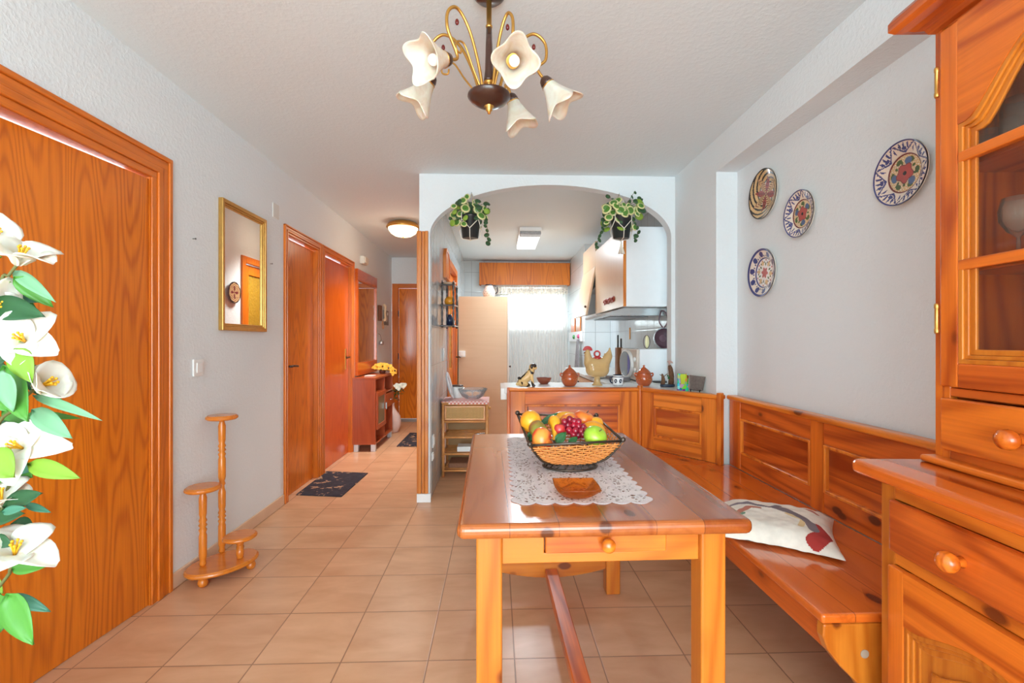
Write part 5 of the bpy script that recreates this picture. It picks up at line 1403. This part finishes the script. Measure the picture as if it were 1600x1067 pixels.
# ------------------------------------------------------------------ black turned wall shelf
t = thing('wall_shelf', 'small black turned wood wall rack with three shelves on the tiled wall', 'shelf')
BW = P('ebonised_wood', (44, 32, 30), .25, coat=.4)
sx0, sx1, sy0, sy1 = -.505, -.38, 4.16, 4.60
for z in (1.36, 1.545, 1.725):
    pl = [(sx0, sy0), (sx1, sy0+.03), (sx1+.02, (sy0+sy1)/2), (sx1, sy1-.03), (sx0, sy1)]
    obj('shelf_board', B().prism(pl, 'xy', z-.006, z+.006), BW, t, bev=.002)
for (x, y) in ((sx0+.02, sy0+.02), (sx1-.008, sy0+.045), (sx1-.008, sy1-.045), (sx0+.02, sy1-.02)):
    pr = []
    for z0_ in (1.345, 1.53): 
        for (r, q) in ((.009, 0), (.012, .02), (.006, .035), (.010, .06), (.006, .09), (.010, .13), (.006, .155), (.011, .175)): pr.append((r, z0_+q))
    pr += [(.009, 1.72), (.011, 1.74), (.004, 1.765), (0, 1.77)]
    obj('turned_post', B().lathe(pr, (x, y, 0), seg=12), BW, t)
rebase(t)
one('orange_pot', B().lathe([(.03, 0), (.045, .015), (.05, .04), (.04, .065), (.025, .07), (.03, .078), (0, .08)], (-.43, 4.30, 1.552), seg=20), P('orange_glaze', (236, 150, 40), .25), 'round orange pot on the middle shelf of the black wall rack', 'pot')
one('small_jar', B().lathe([(.02, 0), (.022, .05), (.014, .06), (.014, .07), (0, .071)], (-.415, 4.42, 1.552), seg=16), M_glass, 'small clear glass jar beside the orange pot on the black rack', 'jar')
one('small_bottle', B().lathe([(.028, 0), (.03, .07), (.018, .085), (.018, .1), (0, .101)], (-.43, 4.30, 1.367), seg=18), P('dark_blue_bottle', (44, 50, 74), .2), 'small dark blue bottle on the bottom shelf of the black wall rack', 'bottle')
one('small_cup', B().lathe([(.02, 0), (.03, .05), (.028, .05), (.018, .006), (0, .005)], (-.42, 4.42, 1.367), seg=18, caps=False), P('cream_cup', (236, 220, 200), .3), 'small cream cup on the bottom shelf of the black rack', 'cup')
one('shell_dish', B().lathe([(.03, 0), (.05, .012), (.062, .03), (.058, .03), (.045, .014), (0, .006)], (-.435, 4.33, 1.7325), seg=24, caps=False, rfn=lambda a, z: 1+.06*math.cos(9*a)), P('shell_pink', (220, 180, 150), .4), 'small shell shaped dish on top of the black wall rack', 'dish')
t = thing('cutting_board', 'tall narrow wooden board hanging on the kitchen tiles above the black rack', 'board')
obj('board', B().prism([(4.46, 1.83), (4.82, 1.83), (4.82, 2.05), (4.72, 2.12), (4.52, 2.12), (4.46, 2.05)], 'yz', -.5095, -.485), wood('pine', 'z', False), t, bev=.004)
obj('rim', B().ring([(4.46, 1.83), (4.82, 1.83), (4.82, 2.05), (4.72, 2.12), (4.52, 2.12), (4.46, 2.05)], [(4.49, 1.86), (4.79, 1.86), (4.79, 2.04), (4.70, 2.09), (4.54, 2.09), (4.49, 2.04)], 'yz', -.487, -.478), wood('amber', 'z', False), t)
rebase(t)
for (px, py, w_, h_, lab) in ((692, 554, .085, .12, 'white double socket on the grey kitchen tiles beside the glazed door'), (676, 689, .07, .1, 'white socket plate low on the grey tiles, upper of the two'), (675, 713, .06, .06, 'small white socket plate low on the grey tiles, lower of the two')):
    p = atx(px, py, -.509); switch(-.508, p.y, p.z, w_, h_, lab, 'wall_socket')
# ------------------------------------------------------------------ tall kitchen cupboard
t = thing('tall_cupboard', 'tall beige wood kitchen cupboard with white door against the left wall', 'cupboard')
BE = wood('beech', 'x', False, rough=.45, contrast=.3, coat=0)
obj('side_panel', B().box(-.485, .135, 5.93, 5.95, 0, 1.79), BE, t, bev=.002)
obj('carcass', B().box(-.485, .135, 5.951, 6.55, .0, 1.785), BE, t)
obj('door', B().box(.137, .157, 5.93, 6.55, .08, 1.79), P('cupboard_front', (222, 214, 204), .4), t, bev=.002)
obj('knob', B().lathe([(.006, 0), (.014, .014), (.012, .024), (0, .026)], (.157, 5.99, .90), (1, 0, 0), 14), M_dark, t)
rebase(t)
t = thing('ceramic_jug', 'beige dotted ceramic jug with black rim on top of the tall cupboard', 'jug')
p = at(764, 463, 6.15); jc = (p.x, 6.15, 1.7905)
JC = [P('jug_beige', (222, 190, 172), .3, var=.05), P('jug_dark', (48, 38, 40), .25), P('jug_dots', (120, 74, 84), .3)]
obj('body', B().grid(lambda u, v: (jc[0]+(.055+.028*math.sin(PI*min(1, v*1.25))-.006*v)*math.cos(2*PI*u), jc[1]+(.055+.028*math.sin(PI*min(1, v*1.25))-.006*v)*math.sin(2*PI*u), jc[2]+.178*v), 96, 40, lambda u, v: 1 if v > .9 else (0 if v > .86 else 2 if math.hypot(((u*12+(int(v*8) % 2)*.5) % 1)-.5, ((v*8) % 1)-.5) < .2 else 0), cu=True), JC, t, solid=.003)
obj('base', B().lathe([(.052, 0), (.054, .004), (0, .005)], jc, seg=24), JC[0], t)
obj('handle', B().tube(smoothpath([(jc[0]+.05, jc[1], jc[2]+.165), (jc[0]+.105, jc[1], jc[2]+.15), (jc[0]+.108, jc[1], jc[2]+.08), (jc[0]+.07, jc[1], jc[2]+.05)], 6), .008, 8), JC[1], t)
rebase(t)
t = thing('light_switch', 'white switch box fixed to the side panel of the tall cupboard', 'switch')
p = at(722, 553, 5.93); obj('plate', B().box(p.x-.042, p.x+.042, 5.905, 5.929, p.z-.04, p.z+.04), M_white, t, bev=.004); obj('rocker', B().box(p.x-.022, p.x+.022, 5.9, 5.905, p.z-.025, p.z+.025), M_white, t, bev=.001); rebase(t)
hd = B().tube([(-.50, 5.74, 1.03), (-.44, 5.74, 1.03), (-.44, 5.64, 1.03)], .008, 8)
obj('handle', hd, M_dark, bpy.data.objects['door_5'])
# ------------------------------------------------------------------ window dressing
t = thing('pelmet', 'varnished wood pelmet box above the kitchen window', 'pelmet')
OX = wood('oak', 'z', False, rough=.5, contrast=.9, coat=0)
obj('front_board', B().box(-.27, 1.15, 7.28, 7.30, 2.105, 2.45), OX, t, bev=.003); obj('end_board', B().box(-.27, -.25, 7.30, 7.449, 2.105, 2.45), OX, t); obj('end_board', B().box(1.13, 1.15, 7.30, 7.449, 2.105, 2.45), OX, t)
obj('top_board', B().box(-.25, 1.13, 7.30, 7.449, 2.43, 2.45), OX, t)
rebase(t)
def net(name, col, tr, scale):
    s = NT(name); s.b.inputs['Base Color'].default_value = lin(col); s.b.inputs['Roughness'].default_value = .9
    tl = s.n('ShaderNodeBsdfTranslucent'); tl.inputs[0].default_value = lin(col); mx = s.n('ShaderNodeMixShader'); mx.inputs[0].default_value = .5
    s.l(s.b.outputs[0], mx.inputs[1]); s.l(tl.outputs[0], mx.inputs[2])
    tp = s.n('ShaderNodeBsdfTransparent'); m2 = s.n('ShaderNodeMixShader')
    if scale:
        vo = s.n('ShaderNodeTexVoronoi'); vo.inputs['Scale'].default_value = scale; s.l(s.obj(), vo.inputs['Vector'])
        s.l(s.math('MULTIPLY_ADD', s.math('LESS_THAN', vo.outputs['Distance'], .33), .45, tr), m2.inputs[0])
    else: m2.inputs[0].default_value = tr
    s.l(mx.outputs[0], m2.inputs[1]); s.l(tp.outputs[0], m2.inputs[2]); s.l(m2.outputs[0], s.out.inputs['Surface']); return s.m
def fold(x0, x1, z0, z1, y, amp, n, sc=0):
    def fn(u, v):
        ph = 2*PI*n*u; z = z0+(z1-z0)*v
        if sc: z = z0+(z1-z0)*v-(1-v)*sc*abs(math.sin(PI*u*26))
        return (x0+(x1-x0)*u, y+amp*math.sin(ph+.8*math.sin(3*u*PI))*(1.1-.3*v), z)
    return B().grid(fn, n*8, 10)
t = thing('net_curtain', 'long white net curtain hanging in front of the kitchen window', 'curtain')
obj('drape', fold(.17, 1.125, .12, 2.06, 7.385, .013, 22), net('net_fabric', (246, 242, 238), .2, 0), t)
obj('lace_heading', fold(-.02, 1.125, 1.98, 2.10, 7.36, .008, 26, .018), net('lace_fabric', (240, 228, 214), .08, 26), t)
obj('rod', B().tube([(-.12, 7.37, 2.085), (1.14, 7.37, 2.085)], .007, 8), M_white, t)
rebase(t)
# ------------------------------------------------------------------ kitchen units on the right
t = thing('kitchen_base_unit', 'white kitchen base units with worktop along the right kitchen wall', 'kitchen unit')
obj('carcass', B().box(.92, 1.495, 3.95, 6.095, .1, .85), P('unit_white', (236, 236, 234), .4), t); obj('plinth', B().box(.97, 1.495, 3.95, 6.095, 0, .1), P('plinth_grey', (150, 146, 142), .5), t)
for k in range(4):
    d = obj('door', B().box(.90, .919, 3.96+k*.53, 4.48+k*.53, .11, .84), BE, t, bev=.002); obj('knob', B().sph((.89, 4.02+k*.53, .78), .012, 10), M_dark, d)
obj('worktop', B().box(.89, 1.495, 3.76, 6.095, .851, .881), P('worktop_grey', (214, 212, 208), .3, var=.12, vscale=80), t, bev=.003)
obj('end_panel', B().box(.95, 1.49, 3.93, 3.95, 0, .85), P('unit_white', (236, 236, 234), .4), t)
rebase(t)
CABW = P('cabinet_white', (238, 239, 240), .35, var=.015)
BEZ = wood('beech', 'z', False, rough=.35, contrast=.3)
t = thing('wall_cabinet', 'beige fronted kitchen wall cabinet with a white side panel, above the hood', 'cabinet')
obj('side_panel', B().box(1.085, 1.497, 3.885, 3.903, 1.515, 2.185), CABW, t, bev=.002); obj('carcass', B().box(1.086, 1.497, 3.904, 4.99, 1.515, 2.18), CABW, t)
d = obj('door', B().box(1.062, 1.084, 3.88, 4.99, 1.515, 2.19), BEZ, t, bev=.002)
obj('edge_strip', B().box(1.06, 1.085, 3.874, 3.88, 1.515, 2.19), wood('honey', 'z', False), d)
mg = B(); rnd = random.Random(5)
for k in range(6):
    yy = 4.55-.07*k; zz_ = 1.60+.006*(k % 2)
    mg.tube([(1.056, yy+.028*math.cos(a), zz_+.022*math.sin(a)) for a in [2*PI*i/10 for i in range(11 if k % 2 else 8)]], .006, 6)
obj('letter_magnets', mg, P('magnet_red', (170, 60, 34), .4), d)
rebase(t)
t = thing('wall_cabinet', 'second kitchen wall cabinet with its flap door swung outward at the bottom', 'cabinet')
obj('carcass', B().box(1.086, 1.497, 5.0, 5.02, 1.51, 2.185).box(1.48, 1.497, 5.02, 5.68, 1.51, 2.185), CABW, t)
for y_ in (5.68,): obj('side_panel', B().box(1.086, 1.497, y_, y_+.02, 1.51, 2.3), CABW, t)
for z_ in (1.51, 1.8, 2.165): obj('shelf', B().box(1.086, 1.48, 5.02, 5.68, z_, z_+.018), CABW, t)
obj('upper_panel', B().box(1.062, 1.084, 4.995, 5.70, 2.035, 2.30), BEZ, t, bev=.002)
M = Matrix.Translation(Vector((1.07, 5.0, 2.03))) @ Matrix.Rotation(R(11), 4, 'Y')
d = obj('flap_door', B().box(-.01, .01, .0, .70, -.535, 0, M=M), BEZ, t, bev=.002)
for q in (.06,): pk = M @ Vector((-.012, q, -.44)); obj('knob', B().sph(pk-Vector((.008, 0, 0)), .014, 10), M_dark, d)
rebase(t)
t = thing('cooker_hood', 'slim grey extractor hood under the first wall cabinet', 'cooker hood')
obj('hood', B().prism([(.93, 1.46), (.95, 1.445), (1.495, 1.445), (1.495, 1.513), (1.10, 1.513)], 'xz', 4.0, 4.92), P('hood_metal', (196, 198, 198), .25, metal=.7), t, bev=.003)
for y_ in (4.15, 4.55): obj('grille', B().box(1.02, 1.36, y_, y_+.3, 1.438, 1.4445), P('hood_grille', (110, 112, 114), .3, metal=.7), t)
rebase(t)
# microwave
t = thing('microwave', 'white microwave oven with an oval grey door window on the kitchen worktop', 'microwave')
obj('body', B().box(1.195, 1.49, 3.86, 4.35, .89, 1.158), CABW, t, bev=.008)
obj('front_frame', B().box(1.17, 1.1945, 3.862, 4.348, .892, 1.156), P('microwave_front', (214, 200, 186), .35), t, bev=.006)
n = 40; el = lambda a, b_, k: [(4.13+a*math.cos(2*PI*i/n), 1.024+b_*math.sin(2*PI*i/n)) for i in range(n)]
d = obj('door', B().prism(el(.185, .125, 0), 'yz', 1.145, 1.17), M_white, t, bev=.004)
obj('window', B().prism(el(.165, .108, 0), 'yz', 1.141, 1.145), P('microwave_window', (120, 128, 134), .15), d)
seg_ = [(4.13+.165*math.cos(a), 1.024+.108*math.sin(a)) for a in [PI+.9-1.8*i/16 for i in range(17)]]
obj('blue_sticker', B().prism(seg_, 'yz', 1.139, 1.141), P('blue_sticker', (34, 26, 150), .3), d)
for z_ in (1.07, .98): obj('dial', B().lathe([(.02, 0), (.018, .012), (0, .013)], (1.17, 3.90, z_), (-1, 0, 0), 16), M_white, t)
for (x, y) in ((1.22, 3.9), (1.22, 4.3), (1.46, 3.9), (1.46, 4.3)): obj('foot', B().lathe([(.012, .881), (.012, .891)], (x, y, 0), seg=10), M_black, t)
rebase(t)
one('induction_mat', B().box(1.3, 1.49, 3.775, 3.84, .8815, .889), P('black_mat', (30, 30, 32), .5), 'thin black mat on the worktop in front of the microwave', 'mat', bev=.002)
t = thing('frying_pan', 'purple brown round pan standing on edge on the microwave', 'pan')
pc = at(1036, 527, 3.98); pc.z = 1.159+.088
PU = P('plum_enamel', (96, 66, 76), .2, coat=.4)
obj('pan', B().lathe([(.0, -.012), (.065, -.012), (.084, .02), (.087, .022), (.082, .016), (.063, -.006), (0, -.006)], pc, (.1, -1, .08), 40, caps=False), PU, t)
obj('inside_disc', B().lathe([(.062, -.008), (0, -.004)], pc, (.1, -1, .08), 40, caps=False), P('plum_inner', (120, 88, 98), .3), t)
obj('lid_ring', B().tube([pc+Vector((.088*math.cos(a), -.02, .088*math.sin(a))) for a in [2*PI*i/40 for i in range(40)]], .004, 8, closed=True), M_chrome, t)
obj('handle', B().tube(smoothpath([pc+Vector((0, -.01, .085)), pc+Vector((-.035, -.01, .14)), pc+Vector((-.03, -.01, .20)), pc+Vector((-.015, 0, .235)), pc+Vector((.01, 0, .235)), pc+Vector((.03, -.01, .20)), pc+Vector((.035, -.01, .14)), pc+Vector((0, -.01, .085))], 5), .006, 8), PU, t)
rebase(t)
t = thing('glass_ornament', 'small pale yellow oval ornament standing on the microwave', 'ornament')
p = at(1011, 531, 3.95); p.z = 1.159+.058
obj('oval', B().sph(p, (.018, .006, .055), 16), P('pale_yellow_glass', (240, 232, 180), .2), t); obj('rim', B().tube([p+Vector((.028*math.cos(a)-.006, -.008, .056*math.sin(a))) for a in [2*PI*i/30 for i in range(30)]], .0025, 6, closed=True), M_dark, t)
rebase(t)
one('wooden_spatula', B().cbox(at(986, 521, 5.2), (.04, .02, .13)).tube([at(986, 512, 5.2), at(987, 503, 5.2)], .008, 6), P('amber_wood', (226, 150, 60), .4), 'orange wooden spatula hanging on the kitchen tiles under the hood', 'spatula', bev=.006)
t = thing('knife_block', 'tall brown knife holder standing on the worktop left of the microwave', 'knife block')
p = at(967, 585, 4.6); obj('block', B().cbox((p.x, 4.6, .882+.14), (.055, .09, .28)), P('walnut_block', (140, 84, 44), .4, var=.2), t, bev=.006)
obj('knives', B().cbox((p.x-.01, 4.6, 1.22), (.014, .02, .13)).cbox((p.x+.014, 4.57, 1.20), (.014, .02, .1)), M_black, t, bev=.003); rebase(t)
for k, (dx_, hh, cc_, lb) in enumerate(((0, .012, (210, 206, 200), 'white sheet tray lying on the kitchen worktop behind the rooster'), (.0, .03, (112, 110, 112), 'dark grey baking tin on the worktop beside the mug'))):
    one('baking_tray', B().cbox((.96+.09*k, 4.35-.33*k, .888+hh/2), (.16 if k == 0 else .1, .28, hh), (0, R(0), R(12))), P('tray%d' % k, cc_, .35), lb, 'tray', bev=.003)
# towel, hooks and boards on the pier
t = thing('wall_hook_rack', 'white wall board with a green and a pink round hook beside the window', 'hook rack')
obj('board', B().box(1.135, 1.159, 6.25, 7.3, 1.22, 1.36), CABW, t, bev=.004)
ph = atx(897, 526, 1.13); ph2 = atx(904, 525, 1.13)
obj('green_hook', B().lathe([(.03, 0), (.03, .012), (.0, .02)], (1.134, ph.y, 1.285), (-1, -.6, 0), 18), P('green_plastic', (60, 150, 70), .4), t)
obj('pink_hook', B().lathe([(.03, 0), (.03, .012), (.0, .02)], (1.134, ph2.y, 1.29), (-1, -.6, 0), 18), P('pink_plastic', (214, 80, 130), .4), t)
rebase(t)
def tow(u, v):
    w_ = .03+.10*(1-v)**.8; return (1.128-.02*(1-v)-.010*(1+math.sin(u*18)), ph2.y-.02+(u-.5)*2*w_*1.6, .83+.42*v)
one('kitchen_towel', B().grid(tow, 30, 12), P('grey_towel', (140, 134, 136), .95, var=.25, vscale=40), 'grey towel hanging from the round hooks beside the curtain', 'towel', solid=.004)
for k, (y_, h_, tn, lb) in enumerate(((6.95, .20, 'amber', 'shorter reddish wooden board standing on the hook rack'), (6.5, .26, 'honey', 'taller light wooden chopping board standing on the hook rack'))):
    one('chopping_board', B().box(1.137, 1.155, y_-.16, y_+.16, 1.361, 1.361+h_), wood(tn, 'z', False), lb, 'chopping board', bev=.004)
# ceiling light
t = thing('kitchen_light', 'rectangular lit ceiling light with prismatic cover in the kitchen', 'ceiling lamp')
obj('housing', B().box(.255, .505, 5.2, 6.05, 2.455, 2.499), M_white, t, bev=.006)
obj('diffuser', B().box(.262, .498, 5.36, 6.04, 2.415, 2.455), P('lit_prismatic', (250, 250, 250), .4, var=0, emit=(255, 252, 246), es=1.6), t, bev=.008)
obj('end_cover', B().box(.262, .498, 5.21, 5.358, 2.42, 2.455), P('ribbed_grey_end', (176, 176, 176), .4, var=.3, vscale=60), t, bev=.006)
rebase(t)
# ------------------------------------------------------------------ hanging plants
def hang(cx_, ztop, label, seed, hookz, spread, trail, tassel):
    t = thing('hanging_plant', label, 'potted plant'); rnd = random.Random(seed); Y = 3.475
    pc = Vector((cx_, Y, ztop-.36))
    obj('pot', B().lathe([(.055, 0), (.06, .005), (.078, .15), (.082, .155), (.082, .165), (.076, .165), (.074, .15), (0, .145)], pc, seg=24), P('black_pot', (34, 38, 38), .35), t)
    C_ = P('cotton_cord', (236, 226, 210), .9, var=.05); hook = Vector((cx_+.005, 3.572, ztop))
    obj('hook', B().tube([hook, hook+Vector((0, -.02, -.004)), hook+Vector((0, -.022, .008))], .0025, 6), M_chrome, t)
    b = B(); kn = pc+Vector((0, 0, -.012))
    for k in range(4):
        a = PI/4+k*PI/2; e = pc+Vector((.087*math.cos(a), .087*math.sin(a), .13))
        b.tube([hook+Vector((0, -.02, 0)), e+Vector((0, 0, .04)), e], .003, 6)
        for s_ in (-1, 1):
            a2 = a+s_*PI/4; m_ = pc+Vector((.082*math.cos(a2), .082*math.sin(a2), .06)); b.tube([e, m_], .003, 6)
        a2 = a+PI/4; m_ = pc+Vector((.082*math.cos(a2), .082*math.sin(a2), .06)); b.tube([m_, pc+Vector((.066*math.cos(a2), .066*math.sin(a2), -.002)), kn], .003, 6)
    obj('macrame_cord', b, C_, t)
    if tassel:
        ts = B()
        for k in range(14):
            a = k*2.4; ts.tube([kn, kn+Vector((.006*math.cos(a), .006*math.sin(a), -.03)), kn+Vector((.024*math.cos(a), .02*math.sin(a), -.10))], [.003, .003, .004], 5)
        obj('tassel', ts, C_, t)
    LV = [P('variegated_green', (86, 136, 50), .35, var=.2, vscale=30), P('dark_trailing_green', (56, 92, 56), .4, var=.2, vscale=30), P('lime_leaf', (140, 172, 60), .35, var=.15, vscale=30), P('cream_margin', (226, 220, 160), .4)]
    soil = pc+Vector((0, 0, .155))
    def rleaf(c, n, up, r, mi):
        n = n.normalized(); u_ = up-up.dot(n)*n; u_ = u_.normalized() if u_.length > .01 else n.orthogonal(); s_ = n.cross(u_); b = B()
        def fn(u, v):
            a = 2*PI*u; rr_ = r*max(.01, v)*(1-.22*math.cos(a)**2*0+.10*math.cos(a)-.12*abs(math.cos(a/2))**12)
            return c+u_*(rr_*math.cos(a)*1.15)+s_*(rr_*math.sin(a)*.95)-n*(r*.25*v*v)
        b.grid(fn, 16, 3, lambda u, v: 3 if (mi != 1 and v > .7 and mi == 0) else mi, cu=True)
        obj('leaf', b, LV, t, solid=.0007)
    st_ = B()
    for k in range(54):
        a = rnd.uniform(0, 2*PI); d = rnd.uniform(.02, 1)**.6*spread; h = rnd.uniform(-.10, .15)*(1-.3*d/spread)+.01
        c = soil+Vector((d*math.cos(a), d*.55*math.sin(a)-.02, h-.25*max(0, d-.09)))
        if c.y > 3.56: c.y = 3.55
        st_.tube(smoothpath([soil+Vector((.03*math.cos(a), .03*math.sin(a), -.01)), (soil+c)/2+Vector((0, 0, .03)), c], 3), .0016, 5)
        rleaf(c, Vector((math.cos(a)*.5+rnd.uniform(-.4, .4), -1, rnd.uniform(-.2, .8))), Vector((math.cos(a), 0, rnd.uniform(-.8, .6))), rnd.uniform(.018, .036), rnd.choice([0, 0, 0, 2, 1]))
    for tr in trail:
        pts = [soil+Vector((tr[0][0]*.4, -.03, .03))]+[soil+Vector((x, -.02, z)) for x, z in tr]
        pp = smoothpath(pts, 5); st_.tube(pp, .0016, 5)
        for p in pp[3::2]: rleaf(p+Vector((rnd.uniform(-.012, .012), 0, 0)), Vector((rnd.uniform(-1, 1), -.8, .3)), Vector((rnd.uniform(-1, 1), 0, -1)), rnd.uniform(.013, .02), 1)
    obj('stems', st_, P('plant_stem', (110, 100, 70), .7), t)
    rebase(t)
hang(-.195, 2.345, 'hanging plant in a black pot at the left side of the arch', 11, 0, .14, [[(.08, .05), (.13, .11)], [(.09, .0), (.12, -.05), (.13, -.13), (.135, -.20)], [(-.09, .04), (-.15, -.02)], [(.09, .02), (.15, .06)]], False)
hang(.935, 2.35, 'hanging plant in a black pot with tassel at the right side of the arch', 23, 0, .155, [[(-.08, .06), (-.13, 0), (-.14, -.08), (-.17, -.15), (-.20, -.22)], [(.09, .05), (.13, .10), (.14, .15)], [(-.04, .1), (-.11, .17)], [(.05, .12), (.10, .20)], [(.1, -.04), (.12, -.12), (.1, -.17)]], True)
# ------------------------------------------------------------------ light
w = bpy.data.worlds.new('sky'); SC.world = w; w.use_nodes = True
w.node_tree.nodes['Background'].inputs[0].default_value = (.86, 1.05, 1.13, 1)
w.node_tree.nodes['Background'].inputs[1].default_value = 8.6
def area(name, loc, rot, sx, sy, e, col=(1, 1, 1), portal=False, spread=PI):
    l = bpy.data.lights.new(name, 'AREA'); l.shape = 'RECTANGLE'; l.size = sx; l.size_y = sy; l.energy = e; l.color = col; l.spread = spread
    o = bpy.data.objects.new(name, l); COL.objects.link(o); o.location = loc; o.rotation_euler = rot
    if portal: l.cycles.is_portal = True
    return o
area('balcony_portal', (0, YR-.06, 1.16), (PI/2, 0, 0), 2.85, 2.32, 1, portal=True)
area('kitchen_window_portal', (.56, YK+.11, 1.78), (-PI/2, 0, 0), 1.05, .7, 1, portal=True)
def point(name, loc, e, col, r=.05):
    l = bpy.data.lights.new(name, 'POINT'); l.energy = e; l.color = col; l.shadow_soft_size = r
    o = bpy.data.objects.new(name, l); COL.objects.link(o); o.location = loc; return o
point('hall_bulb', (-1.0, 5.03, 2.26), 2, (1, .86, .66), .14)
area('hall_lamp_light', (-1.0, 5.03, 2.32), (0, 0, 0), .26, .26, 15, (.95, .95, .9), spread=R(115))
area('kitchen_tube', (.38, 5.7, 2.40), (0, 0, 0), .22, .66, 30, (.84, .98, 1.08))
SC.cycles.use_denoising = True
SC.cycles.max_bounces = 10; SC.cycles.diffuse_bounces = 6; SC.cycles.transparent_max_bounces = 16
SC.cycles.sample_clamp_indirect = 6
SC.view_settings.view_transform = 'Standard'; SC.view_settings.look = 'None'
SC.view_settings.gamma = 1; SC.view_settings.use_curve_mapping = False
SC.view_settings.exposure = 0.36

# repeats share a group
GR = {'corner_bench': 'sections of the corner bench', 'ceramic_plate': 'painted ceramic wall plates', 'hanging_plant': 'hanging plants under the arch', 'clay_pot': 'terracotta pots on the counter',
      'doormat': 'black floral doormats', 'silk_leaf': 'silk leaves in the fruit basket', 'egg': 'eggs in the glass bowl', 'wall_socket': 'sockets on the kitchen tiles', 'wall_nail': 'nails in the left wall',
      'chopping_board': 'boards on the hook rack', 'wall_cabinet': 'kitchen wall cabinets', 'wine_glass': 'stemmed glasses in the hutch', 'tumbler': 'tumblers in the hutch', 'peach': 'peaches in the fruit basket', 'baking_tray': 'trays on the kitchen worktop'}
for o in bpy.data.objects:
    if o.parent is None and 'category' in o:
        g = GR.get(o.name.split('.')[0])
        if g: o['group'] = g
